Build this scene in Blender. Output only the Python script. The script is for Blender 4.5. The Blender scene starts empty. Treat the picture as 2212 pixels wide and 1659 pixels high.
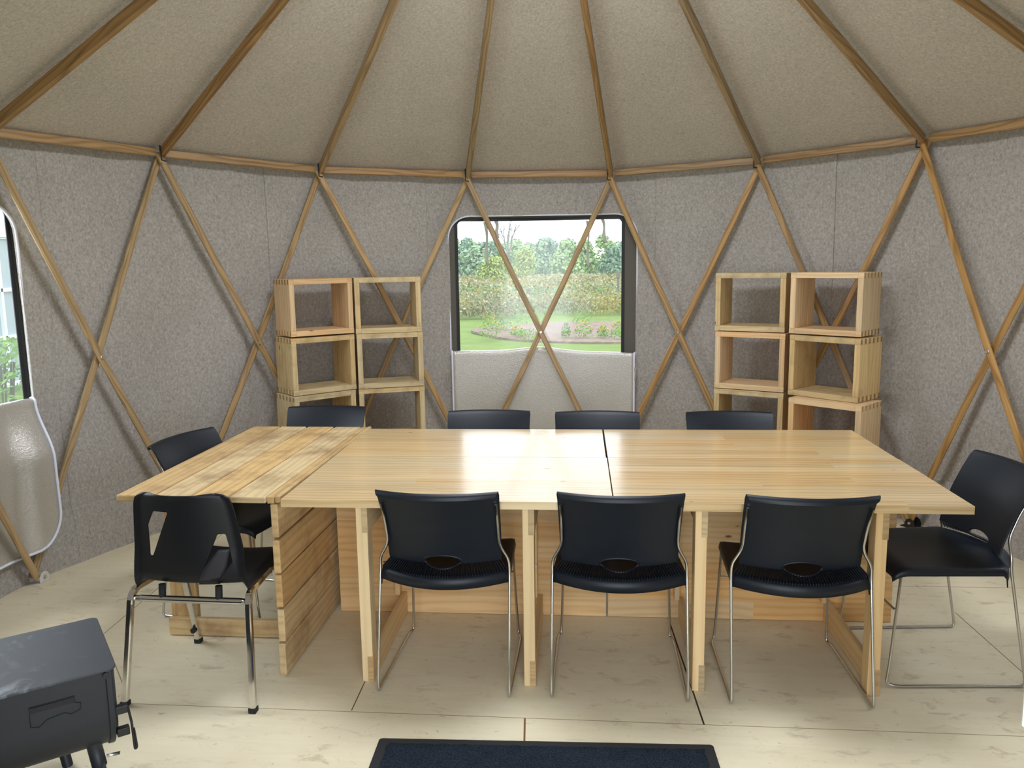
import bpy, bmesh, math, random
from mathutils import Vector, Matrix, Euler
rnd = random.Random(7)
PI = math.pi
SC = bpy.context.scene
COL = SC.collection

# ------------------------------------------------------------------ camera
CAM = Vector((-0.0561, -3.3559, 1.6117))
PITCH, YAW, ROLL, FPX = 0.151351, -0.018844, -0.014738, 1744.87
cd = bpy.data.cameras.new('camera')
cam = bpy.data.objects.new('camera', cd); COL.objects.link(cam)
F = Vector((math.sin(YAW)*math.cos(PITCH), math.cos(YAW)*math.cos(PITCH), -math.sin(PITCH)))
RT = Vector((math.cos(YAW), -math.sin(YAW), 0)); UP = RT.cross(F)
R2 = RT*math.cos(ROLL)+UP*math.sin(ROLL); U2 = UP*math.cos(ROLL)-RT*math.sin(ROLL)
M = Matrix((R2, U2, -F)).transposed().to_4x4(); M.translation = CAM
cam.matrix_world = M
cd.sensor_fit = 'HORIZONTAL'; cd.sensor_width = 36.0; cd.lens = 36.0*FPX/2212
cd.clip_start = 0.02; cd.clip_end = 600
SC.camera = cam

# ------------------------------------------------------------------ world, lights, exposure
W = bpy.data.worlds.new('overcast_sky'); SC.world = W; W.use_nodes = True
bg = W.node_tree.nodes['Background']
bg.inputs[0].default_value = (0.90, 0.965, 1.04, 1); bg.inputs[1].default_value = 2.8
SC.view_settings.view_transform = 'Standard'
SC.view_settings.look = 'None'
SC.view_settings.exposure = 0.0
SC.view_settings.gamma = 1.0
SC.view_settings.use_curve_mapping = False
try:
    SC.cycles.max_bounces = 10; SC.cycles.diffuse_bounces = 5; SC.cycles.transparent_max_bounces = 16
    SC.cycles.sample_clamp_indirect = 6.0
    SC.cycles.caustics_reflective = False; SC.cycles.caustics_refractive = False
except Exception:
    pass

def area(name, loc, rot, sx, sy, power, color=(1, 1, 1), portal=False, shape='RECTANGLE'):
    l = bpy.data.lights.new(name, 'AREA'); l.shape = shape; l.size = sx; l.size_y = sy
    l.energy = power; l.color = color
    if portal: l.cycles.is_portal = True
    o = bpy.data.objects.new(name, l); COL.objects.link(o)
    o.location = loc; o.rotation_euler = rot
    return o
# daylight through the crown dome, the open doorway behind the camera, and the windows
area('crown_daylight', (0, 0, 3.38), (0, 0, 0), 0.95, 0.95, 68, (0.90, 0.96, 1.04), shape='DISK')
area('doorway_daylight', (0.0, -3.75, 1.35), (math.radians(90), 0, 0), 1.3, 2.2, 54, (0.88, 0.95, 1.05))
area('left_window_daylight', (-3.35, -0.05, 1.75), (0, math.radians(-74), 0), 1.5, 1.25, 52, (0.90, 0.96, 1.04))
area('right_window_daylight', (3.35, -0.05, 1.75), (0, math.radians(74), 0), 1.5, 1.25, 30, (0.90, 0.96, 1.04))
area('window_portal', (0.05, 2.86, 1.43), (math.radians(-90), 0, 0), 1.3, 1.05, 1, portal=True)
area('window_portal', (-2.86, 0.05, 1.43), (math.radians(-90), 0, math.radians(90)), 1.3, 1.05, 1, portal=True)
area('window_portal', (2.86, 0.05, 1.43), (math.radians(-90), 0, math.radians(-90)), 1.3, 1.05, 1, portal=True)

# ------------------------------------------------------------------ material helpers
def srgb(r, g, b):
    f = lambda c: (c/255)/12.92 if c <= 10 else (((c/255)+0.055)/1.055)**2.4
    return (f(r), f(g), f(b), 1)
def mat(name):
    m = bpy.data.materials.new(name); m.use_nodes = True
    nt = m.node_tree; b = nt.nodes['Principled BSDF']
    return m, nt, b
def N(nt, t, **kw):
    n = nt.nodes.new(t)
    for k, v in kw.items():
        if k.startswith('i_'):
            n.inputs[int(k[2:])].default_value = v
        else: setattr(n, k, v)
    return n
def L(nt, a, b): nt.links.new(a, b)
def ramp(nt, src, stops):
    r = nt.nodes.new('ShaderNodeValToRGB'); e = r.color_ramp.elements
    while len(e) < len(stops): e.new(0.5)
    for q, (p, c) in zip(e, stops): q.position = p; q.color = c
    L(nt, src, r.inputs[0]); return r
def mix(nt, fac, a, b, mode='MIX'):
    m = N(nt, 'ShaderNodeMix', data_type='RGBA', blend_type=mode)
    for s, v in ((m.inputs[0], fac), (m.inputs[6], a), (m.inputs[7], b)):
        if hasattr(v, 'is_linked'): L(nt, v, s)
        else: s.default_value = v
    return m.outputs[2]
def math_(nt, op, a, b=None, c=None):
    m = N(nt, 'ShaderNodeMath', operation=op)
    for s, v in zip(m.inputs, (a, b, c)):
        if v is None: continue
        if hasattr(v, 'is_linked'): L(nt, v, s)
        else: s.default_value = v
    return m.outputs[0]
def noise(nt, vec, scale, detail=3, rough=0.55, dist=0.0):
    n = N(nt, 'ShaderNodeTexNoise'); n.inputs['Scale'].default_value = scale
    n.inputs['Detail'].default_value = detail; n.inputs['Roughness'].default_value = rough
    n.inputs['Distortion'].default_value = dist
    if vec is not None: L(nt, vec, n.inputs['Vector'])
    return n.outputs['Fac']
def mapping(nt, vec, scale=(1, 1, 1), rot=(0, 0, 0), loc=(0, 0, 0)):
    m = N(nt, 'ShaderNodeMapping'); L(nt, vec, m.inputs[0])
    m.inputs['Location'].default_value = loc; m.inputs['Rotation'].default_value = rot; m.inputs['Scale'].default_value = scale
    return m.outputs[0]
def bump(nt, b, h, strength=0.3, dist=0.01):
    n = N(nt, 'ShaderNodeBump'); n.inputs['Strength'].default_value = strength; n.inputs['Distance'].default_value = dist
    L(nt, h, n.inputs['Height']); L(nt, n.outputs[0], b.inputs['Normal'])

def wood(name, base, dark, knot=None, rough=0.5, grain=1.0, tone=0.18, knots=0.0, cathedral=0.35, coat=0.0, stain=None, spec=0.5):
    """UV u runs along the grain in metres, v across; second UV map is one random pair per board."""
    m, nt, b = mat(name)
    uv = N(nt, 'ShaderNodeUVMap', uv_map='grain').outputs[0]
    bid = N(nt, 'ShaderNodeUVMap', uv_map='board').outputs[0]
    fine = noise(nt, mapping(nt, uv, (5, 160, 1)), 1.0, 3, 0.6)
    med = noise(nt, mapping(nt, uv, (1.6, 34, 1)), 1.0, 3, 0.55, 0.4)
    warp = noise(nt, mapping(nt, uv, (1.1, 7, 1)), 1.0, 2)
    sep = N(nt, 'ShaderNodeSeparateXYZ'); L(nt, uv, sep.inputs[0])
    ph = math_(nt, 'MULTIPLY_ADD', warp, 9.0*cathedral*2, math_(nt, 'MULTIPLY', sep.outputs[1], 55.0))
    rings = math_(nt, 'POWER', math_(nt, 'MULTIPLY_ADD', math_(nt, 'SINE', math_(nt, 'MULTIPLY', ph, 3.1)), 0.5, 0.5), 2.0)
    f = math_(nt, 'MULTIPLY_ADD', fine, 0.35, math_(nt, 'MULTIPLY_ADD', med, 0.5, math_(nt, 'MULTIPLY', rings, 0.32)))
    f = math_(nt, 'MULTIPLY', math_(nt, 'SUBTRACT', f, 0.28), grain)
    col = mix(nt, ramp(nt, f, [(0.05, (0, 0, 0, 1)), (0.85, (1, 1, 1, 1))]).outputs[0], base, dark)
    sb = N(nt, 'ShaderNodeSeparateXYZ'); L(nt, bid, sb.inputs[0])
    hsv = N(nt, 'ShaderNodeHueSaturation'); L(nt, col, hsv.inputs['Color'])
    L(nt, math_(nt, 'MULTIPLY_ADD', sb.outputs[0], 2*tone, 1-tone), hsv.inputs['Value'])
    L(nt, math_(nt, 'MULTIPLY_ADD', sb.outputs[1], 0.24, 0.88), hsv.inputs['Saturation'])
    L(nt, math_(nt, 'MULTIPLY_ADD', sb.outputs[1], -0.012, 0.506), hsv.inputs['Hue'])
    col = hsv.outputs[0]
    if knots > 0:
        v = N(nt, 'ShaderNodeTexVoronoi'); v.inputs['Scale'].default_value = 1.0
        L(nt, mapping(nt, uv, (5.5, 13, 1)), v.inputs['Vector'])
        vs = N(nt, 'ShaderNodeSeparateXYZ'); L(nt, v.outputs['Color'], vs.inputs[0])
        gate = math_(nt, 'LESS_THAN', vs.outputs[0], knots)
        size = math_(nt, 'MULTIPLY_ADD', vs.outputs[1], 0.09, 0.035)
        k = math_(nt, 'MULTIPLY', gate, math_(nt, 'SMOOTH_MIN', math_(nt, 'MAXIMUM', math_(nt, 'SUBTRACT', 1.0, math_(nt, 'DIVIDE', v.outputs['Distance'], size)), 0.0), 0.6, 0.2))
        col = mix(nt, math_(nt, 'MINIMUM', math_(nt, 'MULTIPLY', k, 2.0), 0.92), col, knot or srgb(92, 52, 26))
    if stain:
        g = N(nt, 'ShaderNodeTexCoord').outputs['Object']
        s = noise(nt, g, 6.0, 5, 0.62)
        col = mix(nt, ramp(nt, s, [(0.47, (0, 0, 0, 1)), (0.72, (0.75, 0.75, 0.75, 1))]).outputs[0], col, stain)
    L(nt, col, b.inputs['Base Color'])
    b.inputs['Roughness'].default_value = rough
    b.inputs['Specular IOR Level'].default_value = spec
    if coat:
        b.inputs['Coat Weight'].default_value = coat; b.inputs['Coat Roughness'].default_value = 0.16
        rr = math_(nt, 'MULTIPLY_ADD', noise(nt, mapping(nt, uv, (3, 26, 1)), 1.0, 4, 0.65), 0.26, 0.05)
        L(nt, rr, b.inputs['Coat Roughness'])
    bump(nt, b, fine, 0.08, 0.002)
    return m

def felt(name, light, dark, speck, scale=1.0, objspace=True):
    m, nt, b = mat(name)
    g = N(nt, 'ShaderNodeTexCoord').outputs['Object']
    n1 = noise(nt, mapping(nt, g, (1, 1, 0.8)), 75*scale, 4, 0.7, 0.6)
    n2 = noise(nt, g, 190*scale, 2, 0.6)
    n3 = noise(nt, g, 2.2, 3)
    col = mix(nt, ramp(nt, n1, [(0.30, (0, 0, 0, 1)), (0.70, (1, 1, 1, 1))]).outputs[0], dark, light)
    col = mix(nt, ramp(nt, n2, [(0.66, (0, 0, 0, 1)), (0.76, (0.55, 0.55, 0.55, 1))]).outputs[0], col, speck)
    hsv = N(nt, 'ShaderNodeHueSaturation'); L(nt, col, hsv.inputs['Color'])
    L(nt, math_(nt, 'MULTIPLY_ADD', n3, 0.22, 0.89), hsv.inputs['Value'])
    L(nt, hsv.outputs[0], b.inputs['Base Color'])
    b.inputs['Roughness'].default_value = 0.95; b.inputs['Specular IOR Level'].default_value = 0.15
    b.inputs['Sheen Weight'].default_value = 0.12
    bump(nt, b, n1, 0.35, 0.004)
    return m

def plain(name, col, rough=0.5, metal=0.0, spec=0.5, nscale=0, namt=0.1, bmp=0.0, bscale=400):
    m, nt, b = mat(name)
    b.inputs['Roughness'].default_value = rough; b.inputs['Metallic'].default_value = metal
    b.inputs['Specular IOR Level'].default_value = spec
    b.inputs['Base Color'].default_value = col
    g = N(nt, 'ShaderNodeTexCoord').outputs['Object']
    if nscale:
        n = noise(nt, g, nscale, 4, 0.6)
        hsv = N(nt, 'ShaderNodeHueSaturation'); hsv.inputs['Color'].default_value = col
        L(nt, math_(nt, 'MULTIPLY_ADD', n, 2*namt, 1-namt), hsv.inputs['Value'])
        L(nt, hsv.outputs[0], b.inputs['Base Color'])
    if bmp: bump(nt, b, noise(nt, g, bscale, 2), bmp, 0.001)
    return m

MT = {}
MT['felt'] = felt('felt_wall', srgb(182, 176, 169), srgb(138, 132, 125), srgb(94, 89, 85))
MT['felt_roof'] = felt('felt_roof', srgb(204, 195, 183), srgb(165, 156, 145), srgb(114, 106, 97))
MT['canvas'] = plain('outer_canvas', srgb(96, 92, 84), 0.9, nscale=3, namt=0.1)
MT['black_tape'] = plain('black_tape', srgb(24, 25, 27), 0.6)
MT['piping'] = plain('white_piping', srgb(226, 228, 240), 0.5)
MT['ash'] = wood('ash_wood', srgb(182, 148, 99), srgb(120, 90, 54), rough=0.42, tone=0.14, cathedral=0.7, grain=1.25)
MT['ash_roof'] = wood('ash_roof_wood', srgb(172, 139, 96), srgb(112, 84, 53), rough=0.45, tone=0.12, cathedral=0.7, grain=1.25)
MT['pine'] = wood('pine_glued', srgb(216, 188, 140), srgb(182, 144, 94), srgb(112, 66, 36), 0.42, tone=0.08, knots=0.26, cathedral=0.35, grain=1.15, coat=1.0)
MT['pine_panel'] = wood('pine_panel', srgb(228, 192, 138), srgb(196, 152, 98), srgb(96, 56, 30), 0.5, tone=0.1, knots=0.24, cathedral=0.4, grain=1.0)
MT['pine_leg'] = wood('pine_leg', srgb(224, 194, 144), srgb(200, 160, 108), srgb(120, 70, 36), 0.5, tone=0.07, knots=0.03, cathedral=0.2, grain=0.8)
MT['old_plank'] = wood('old_plank', srgb(212, 184, 134), srgb(170, 136, 90), srgb(92, 58, 34), 0.5, tone=0.1, knots=0.05, cathedral=0.35, grain=1.0, coat=0.25, stain=srgb(140, 108, 74))
MT['old_panel'] = wood('old_panel', srgb(208, 178, 128), srgb(170, 134, 88), srgb(92, 58, 34), 0.6, tone=0.08, knots=0.05, cathedral=0.4, grain=1.0, stain=srgb(150, 114, 74))
MT['end_grain'] = wood('end_grain', srgb(188, 160, 116), srgb(146, 120, 82), rough=0.7, tone=0.15, cathedral=0.9)
MT['crate_a'] = wood('crate_reddish', srgb(222, 188, 142), srgb(186, 146, 100), srgb(104, 58, 30), 0.6, tone=0.1, knots=0.10, cathedral=0.5)
MT['crate_b'] = wood('crate_grey', srgb(210, 184, 136), srgb(172, 146, 100), srgb(70, 50, 36), 0.6, tone=0.1, knots=0.10, cathedral=0.5, stain=srgb(150, 126, 88))
MT['crate_end'] = wood('crate_end_grain', srgb(168, 134, 86), srgb(120, 92, 56), rough=0.75, tone=0.2, cathedral=0.9)
MT['plastic'] = plain('black_plastic', srgb(11, 19, 29), 0.48, spec=0.4, bmp=0.12, bscale=500)
MT['plastic_b'] = plain('black_shell', srgb(10, 14, 20), 0.5, spec=0.4, bmp=0.1, bscale=500, nscale=7, namt=0.25)
MT['tape'] = plain('cloth_tape', srgb(40, 41, 50), 0.55, bmp=0.2)
MT['chrome'] = plain('chrome', (0.62, 0.62, 0.62, 1), 0.22, 1.0, nscale=30, namt=0.1)
MT['bright_chrome'] = plain('bright_chrome', (0.72, 0.71, 0.69, 1), 0.1, 1.0)
MT['zinc'] = plain('zinc', (0.66, 0.66, 0.65, 1), 0.35, 1.0)
MT['white_metal'] = plain('white_metal', srgb(206, 204, 198), 0.45)
MT['black_metal'] = plain('black_metal', srgb(22, 22, 24), 0.5)
MT['rubber'] = plain('rubber', srgb(24, 25, 27), 0.75)
def m_strap():
    m = bpy.data.materials.new('webbing'); m.use_nodes = True; nt = m.node_tree
    nt.nodes.remove(nt.nodes['Principled BSDF']); out = nt.nodes['Material Output']
    d = N(nt, 'ShaderNodeBsdfDiffuse', i_0=(0.62, 0.58, 0.51, 1)); t = N(nt, 'ShaderNodeBsdfTranslucent', i_0=(0.62, 0.58, 0.51, 1))
    x = N(nt, 'ShaderNodeMixShader', i_0=0.5); L(nt, d.outputs[0], x.inputs[1]); L(nt, t.outputs[0], x.inputs[2]); L(nt, x.outputs[0], out.inputs[0]); return m
MT['strap'] = m_strap()
MT['white_cloth'] = plain('white_cloth', srgb(236, 234, 242), 0.8)

def m_stove():
    m, nt, b = mat('stove_steel')
    g = N(nt, 'ShaderNodeTexCoord').outputs['Object']
    base = mix(nt, noise(nt, g, 5, 3), srgb(48, 52, 58), srgb(64, 68, 74))
    mm = noise(nt, mapping(nt, g, (1, 1, 1)), 9, 6, 0.7, 0.8)
    sel = noise(nt, g, 3.0, 2)
    dust = math_(nt, 'MULTIPLY', ramp(nt, mm, [(0.52, (0, 0, 0, 1)), (0.66, (1, 1, 1, 1))]).outputs[0], ramp(nt, sel, [(0.40, (0, 0, 0, 1)), (0.60, (0.75, 0.75, 0.75, 1))]).outputs[0])
    L(nt, mix(nt, dust, base, srgb(150, 158, 166)), b.inputs['Base Color'])
    b.inputs['Roughness'].default_value = 0.5; b.inputs['Specular IOR Level'].default_value = 0.5
    return m
MT['stove_top'] = m_stove()
MT['stove'] = plain('stove_body', srgb(30, 35, 43), 0.5, nscale=4, namt=0.12)
MT['emboss'] = plain('stove_emboss', srgb(15, 18, 22), 0.6)

def m_mat():
    m, nt, b = mat('mat_pile')
    g = N(nt, 'ShaderNodeTexCoord').outputs['Object']
    n1 = noise(nt, g, 160, 4, 0.7); n2 = noise(nt, g, 14, 3)
    c = mix(nt, ramp(nt, n1, [(0.35, (0, 0, 0, 1)), (0.7, (1, 1, 1, 1))]).outputs[0], srgb(20, 25, 32), srgb(48, 58, 70))
    h = N(nt, 'ShaderNodeHueSaturation'); L(nt, c, h.inputs['Color']); L(nt, math_(nt, 'MULTIPLY_ADD', n2, 0.7, 0.65), h.inputs['Value'])
    L(nt, h.outputs[0], b.inputs['Base Color']); b.inputs['Roughness'].default_value = 0.98
    b.inputs['Specular IOR Level'].default_value = 0.1
    bump(nt, b, n1, 0.8, 0.006)
    return m
MT['mat_pile'] = m_mat()

def m_foil():
    m, nt, b = mat('foil_sheet')
    g = N(nt, 'ShaderNodeTexCoord').outputs['Object']
    n1 = noise(nt, mapping(nt, g, (1, 1, 4)), 60, 4, 0.6)
    v = N(nt, 'ShaderNodeTexVoronoi'); v.inputs['Scale'].default_value = 140; L(nt, g, v.inputs['Vector'])
    L(nt, mix(nt, n1, srgb(188, 183, 174), srgb(216, 212, 204)), b.inputs['Base Color'])
    b.inputs['Metallic'].default_value = 0.6; b.inputs['Roughness'].default_value = 0.27
    b.inputs['Specular IOR Level'].default_value = 0.8
    h = math_(nt, 'MULTIPLY_ADD', noise(nt, mapping(nt, g, (1, 1, 2.5)), 14, 3), 0.35, math_(nt, 'MULTIPLY_ADD', v.outputs['Distance'], 0.3, n1))
    bump(nt, b, h, 0.5, 0.005)
    return m
MT['foil'] = m_foil()

def m_vinyl():
    m = bpy.data.materials.new('clear_vinyl'); m.use_nodes = True; nt = m.node_tree
    nt.nodes.remove(nt.nodes['Principled BSDF']); out = nt.nodes['Material Output']
    t = N(nt, 'ShaderNodeBsdfTransparent', i_0=(0.95, 0.965, 0.96, 1))
    gl = N(nt, 'ShaderNodeBsdfGlossy'); gl.inputs[0].default_value = (1, 1, 1, 1); gl.inputs['Roughness'].default_value = 0.08
    tr = N(nt, 'ShaderNodeBsdfTranslucent', i_0=(0.9, 0.93, 0.95, 1))
    fr = N(nt, 'ShaderNodeFresnel'); fr.inputs[0].default_value = 1.4
    a = N(nt, 'ShaderNodeMixShader', i_0=0.075); L(nt, t.outputs[0], a.inputs[1]); L(nt, tr.outputs[0], a.inputs[2])
    c = N(nt, 'ShaderNodeMixShader'); L(nt, fr.outputs[0], c.inputs[0]); L(nt, a.outputs[0], c.inputs[1]); L(nt, gl.outputs[0], c.inputs[2])
    L(nt, c.outputs[0], out.inputs[0]); return m
MT['vinyl'] = m_vinyl()

def m_floor():
    m, nt, b = mat('plywood_floor')
    g = N(nt, 'ShaderNodeTexCoord').outputs['Object']
    gr = mapping(nt, g, (1, 1, 1), (0, 0, math.radians(4.6)))
    grain = noise(nt, mapping(nt, gr, (3, 28, 1)), 1.0, 4, 0.6, 0.6)
    blot = noise(nt, g, 1.3, 4, 0.6)
    col = mix(nt, grain, srgb(234, 224, 196), srgb(216, 203, 172))
    col = mix(nt, ramp(nt, blot, [(0.42, (0, 0, 0, 1)), (0.7, (0.6, 0.6, 0.6, 1))]).outputs[0], col, srgb(206, 190, 158))
    # scuffs and smudges: short irregular dabs
    sm = noise(nt, mapping(nt, gr, (8, 15, 1)), 1.0, 5, 0.7, 0.5)
    area_ = noise(nt, g, 1.7, 2)
    sc = math_(nt, 'MULTIPLY', ramp(nt, sm, [(0.56, (0, 0, 0, 1)), (0.66, (1, 1, 1, 1))]).outputs[0], ramp(nt, area_, [(0.36, (0, 0, 0, 1)), (0.58, (0.42, 0.42, 0.42, 1))]).outputs[0])
    col = mix(nt, sc, col, srgb(150, 128, 98))
    sm2 = noise(nt, mapping(nt, gr, (30, 60, 1)), 1.0, 3, 0.6, 1.0)
    col = mix(nt, ramp(nt, sm2, [(0.66, (0, 0, 0, 1)), (0.73, (0.4, 0.4, 0.4, 1))]).outputs[0], col, srgb(136, 112, 84))
    # sheet joints (real gaps in the boarding)
    sp = N(nt, 'ShaderNodeSeparateXYZ'); L(nt, g, sp.inputs[0])
    def seg(ax, ay, bx, by, w, c):
        nonlocal col
        dx, dy = bx-ax, by-ay; l = math.hypot(dx, dy); dx /= l; dy /= l
        px = math_(nt, 'SUBTRACT', sp.outputs[0], ax); py = math_(nt, 'SUBTRACT', sp.outputs[1], ay)
        t = math_(nt, 'MULTIPLY_ADD', px, dx, math_(nt, 'MULTIPLY', py, dy))
        s = math_(nt, 'ABSOLUTE', math_(nt, 'MULTIPLY_ADD', px, -dy, math_(nt, 'MULTIPLY', py, dx)))
        k = math_(nt, 'MULTIPLY', math_(nt, 'LESS_THAN', s, w), math_(nt, 'MULTIPLY', math_(nt, 'GREATER_THAN', t, 0.0), math_(nt, 'LESS_THAN', t, l)))
        col = mix(nt, k, col, c)
    seg(-2.6, -0.505, 2.6, -0.885, 0.0018, srgb(150, 130, 98))
    seg(-0.71, -0.635, -0.60, 1.9, 0.0022, srgb(96, 78, 56))
    seg(0.548, -0.735, 0.62, 1.9, 0.0032, srgb(40, 32, 24))
    seg(-0.078, -0.69, -0.10, -2.5, 0.0034, srgb(120, 84, 52))
    seg(-1.95, -0.03, -1.90, 1.9, 0.002, srgb(130, 108, 78))
    seg(-1.947, -0.015, -1.55, -0.58, 0.002, srgb(150, 128, 96))
    seg(1.2, 0.49, 2.6, 0.41, 0.002, srgb(140, 118, 88))
    seg(1.88, 0.155, 1.84, -0.84, 0.0022, srgb(130, 108, 78))
    L(nt, col, b.inputs['Base Color'])
    b.inputs['Roughness'].default_value = 0.55; b.inputs['Specular IOR Level'].default_value = 0.35
    bump(nt, b, grain, 0.06, 0.002)
    return m
MT['floor'] = m_floor()

# outdoors
def two_tone(name, a, b_, scale, rough=0.9, detail=4, transl=0.0):
    m, nt, b = mat(name)
    g = N(nt, 'ShaderNodeTexCoord').outputs['Object']
    n = noise(nt, g, scale, detail, 0.65)
    L(nt, mix(nt, ramp(nt, n, [(0.35, (0, 0, 0, 1)), (0.65, (1, 1, 1, 1))]).outputs[0], a, b_), b.inputs['Base Color'])
    b.inputs['Roughness'].default_value = rough; b.inputs['Specular IOR Level'].default_value = 0.15
    return m
MT['lawn'] = two_tone('lawn_grass', srgb(104, 126, 56), srgb(120, 140, 68), 1.2)
MT['mulch'] = two_tone('mulch', srgb(150, 132, 118), srgb(120, 100, 90), 6)
MT['mead_tan'] = two_tone('meadow_tan', srgb(172, 162, 122), srgb(150, 144, 106), 0.4)
MT['mead_olive'] = two_tone('meadow_olive', srgb(136, 140, 88), srgb(118, 124, 80), 0.4)
MT['mead_yellow'] = two_tone('meadow_yellow', srgb(168, 150, 78), srgb(146, 138, 78), 0.5)
MT['mead_green'] = two_tone('meadow_green', srgb(140, 160, 106), srgb(122, 146, 100), 0.5)
MT['mead_brown'] = two_tone('meadow_brown', srgb(154, 148, 108), srgb(136, 132, 98), 0.5)
MT['mead_white'] = two_tone('meadow_white', srgb(196, 192, 170), srgb(172, 168, 146), 0.5)
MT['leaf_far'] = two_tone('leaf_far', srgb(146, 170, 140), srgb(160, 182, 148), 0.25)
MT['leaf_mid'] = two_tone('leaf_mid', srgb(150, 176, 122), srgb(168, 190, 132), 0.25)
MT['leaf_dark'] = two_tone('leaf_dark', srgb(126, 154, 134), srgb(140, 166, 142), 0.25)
MT['leaf_yellow'] = two_tone('leaf_yellow', srgb(156, 172, 92), srgb(176, 186, 108), 0.6)
MT['leaf_near'] = two_tone('leaf_near', srgb(112, 152, 66), srgb(140, 174, 84), 3)
MT['bark'] = plain('bark', srgb(120, 112, 104), 0.9)
MT['petal'] = plain('yellow_petal', srgb(224, 182, 44), 0.7)
MT['lavender'] = plain('lavender', srgb(150, 150, 160), 0.8)
MT['gh_film'] = plain('greenhouse_film', srgb(150, 160, 170), 0.4)
MT['gh_frame'] = plain('greenhouse_frame', srgb(226, 230, 234), 0.4)

# ------------------------------------------------------------------ mesh builder
class MB:
    def __init__(s): s.v = []; s.f = []; s.m = []; s.g = []; s.b = []; s.smooth = []
    def face(s, idx, uv, mi, bid, sm=False):
        s.f.append(idx); s.m.append(mi); s.g.append(uv); s.b.append(bid); s.smooth.append(sm)
    def box(s, lo, hi, mi=0, mx=None, axis=None, end_mi=None, bid=None):
        lo = Vector(lo); hi = Vector(hi); d = hi-lo
        ax = axis if axis is not None else max(range(3), key=lambda i: abs(d[i]))
        bid = bid or (rnd.random(), rnd.random()); ou, ov = rnd.uniform(0, 40), rnd.uniform(0, 40)
        o = len(s.v); P = []
        for k in range(8):
            p = Vector((hi.x if k & 1 else lo.x, hi.y if k & 2 else lo.y, hi.z if k & 4 else lo.z)); P.append(p)
            s.v.append(mx @ p if mx else p)
        for q, nax in (((0, 2, 3, 1), 2), ((4, 5, 7, 6), 2), ((0, 1, 5, 4), 1), ((2, 6, 7, 3), 1), ((0, 4, 6, 2), 0), ((1, 3, 7, 5), 0)):
            oth = [i for i in range(3) if i != nax]
            if ax in oth: ua = ax; va = [i for i in oth if i != ax][0]
            else: ua, va = oth
            uv = [(P[k][ua]+ou, P[k][va]+ov+0.37*P[k][nax]) for k in q]
            s.face([o+k for k in q], uv, (end_mi if (end_mi is not None and nax == ax) else mi), bid)
    def tube(s, pts, r, n=8, mi=0, cap=True, closed=False, rfun=None):
        pts = [Vector(p) for p in pts]; m = len(pts); o = len(s.v)
        T = []
        for i in range(m):
            a = pts[(i-1) % m] if (closed or i > 0) else pts[i]
            b = pts[(i+1) % m] if (closed or i < m-1) else pts[i]
            T.append((b-a).normalized())
        ref = Vector((0, 0, 1)) if abs(T[0].z) < 0.9 else Vector((1, 0, 0))
        u = T[0].cross(ref).normalized(); acc = 0; ou = rnd.uniform(0, 30); bid = (rnd.random(), rnd.random())
        lens = [0]
        for i in range(m):
            if i: u = (u-T[i]*u.dot(T[i])).normalized(); acc += (pts[i]-pts[i-1]).length; lens.append(acc)
            w = T[i].cross(u); rr = rfun(i/(m-1)) if rfun else r
            for k in range(n):
                a = 2*PI*k/n
                s.v.append(pts[i]+(u*math.cos(a)+w*math.sin(a))*rr)
        seg = m if closed else m-1
        for i in range(seg):
            j = (i+1) % m
            for k in range(n):
                k2 = (k+1) % n
                l2 = lens[j] if j else lens[-1]+0.01
                uv = [(lens[i]+ou, k*0.01), (l2+ou, k*0.01), (l2+ou, (k+1)*0.01), (lens[i]+ou, (k+1)*0.01)]
                s.face([o+i*n+k, o+j*n+k, o+j*n+k2, o+i*n+k2], uv, mi, bid, True)
        if cap and not closed:
            s.face([o+k for k in reversed(range(n))], [(0, 0)]*n, mi, bid)
            s.face([o+(m-1)*n+k for k in range(n)], [(0, 0)]*n, mi, bid)
    def beam(s, pts, width, depth, nrm, mi=0, cham=0.004, bid=None, round_ends=False):
        """rectangular bar along pts; width is across (tangential), depth along nrm(i)"""
        pts = [Vector(p) for p in pts]; m = len(pts); o = len(s.v); bid = bid or (rnd.random(), rnd.random())
        ou, ov = rnd.uniform(0, 40), rnd.uniform(0, 40)
        w2, d2, c = width/2, depth/2, cham
        prof = [(-w2+c, -d2), (w2-c, -d2), (w2, -d2+c), (w2, d2-c), (w2-c, d2), (-w2+c, d2), (-w2, d2-c), (-w2, -d2+c)]
        per = [0]
        for k in range(8):
            a, b = prof[k], prof[(k+1) % 8]; per.append(per[-1]+math.hypot(a[0]-b[0], a[1]-b[1]))
        acc = 0; lens = []
        for i in range(m):
            t = (pts[min(i+1, m-1)]-pts[max(i-1, 0)]).normalized()
            nn = Vector(nrm(i) if callable(nrm) else nrm); nn = (nn-t*nn.dot(t)).normalized(); u = t.cross(nn)
            if i: acc += (pts[i]-pts[i-1]).length
            lens.append(acc)
            sc = 1.0
            for a, b in prof: s.v.append(pts[i]+u*a*sc+nn*b)
        for i in range(m-1):
            for k in range(8):
                k2 = (k+1) % 8
                uv = [(lens[i]+ou, per[k]+ov), (lens[i]+ou, per[k+1]+ov), (lens[i+1]+ou, per[k+1]+ov), (lens[i+1]+ou, per[k]+ov)]
                s.face([o+i*8+k, o+i*8+k2, o+(i+1)*8+k2, o+(i+1)*8+k], uv, mi, bid)
        s.face([o+k for k in reversed(range(8))], [(prof[k][0]+ou, prof[k][1]+ov) for k in reversed(range(8))], mi, bid)
        s.face([o+(m-1)*8+k for k in range(8)], [(prof[k][0]+ou, prof[k][1]+ov) for k in range(8)], mi, bid)
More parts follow.
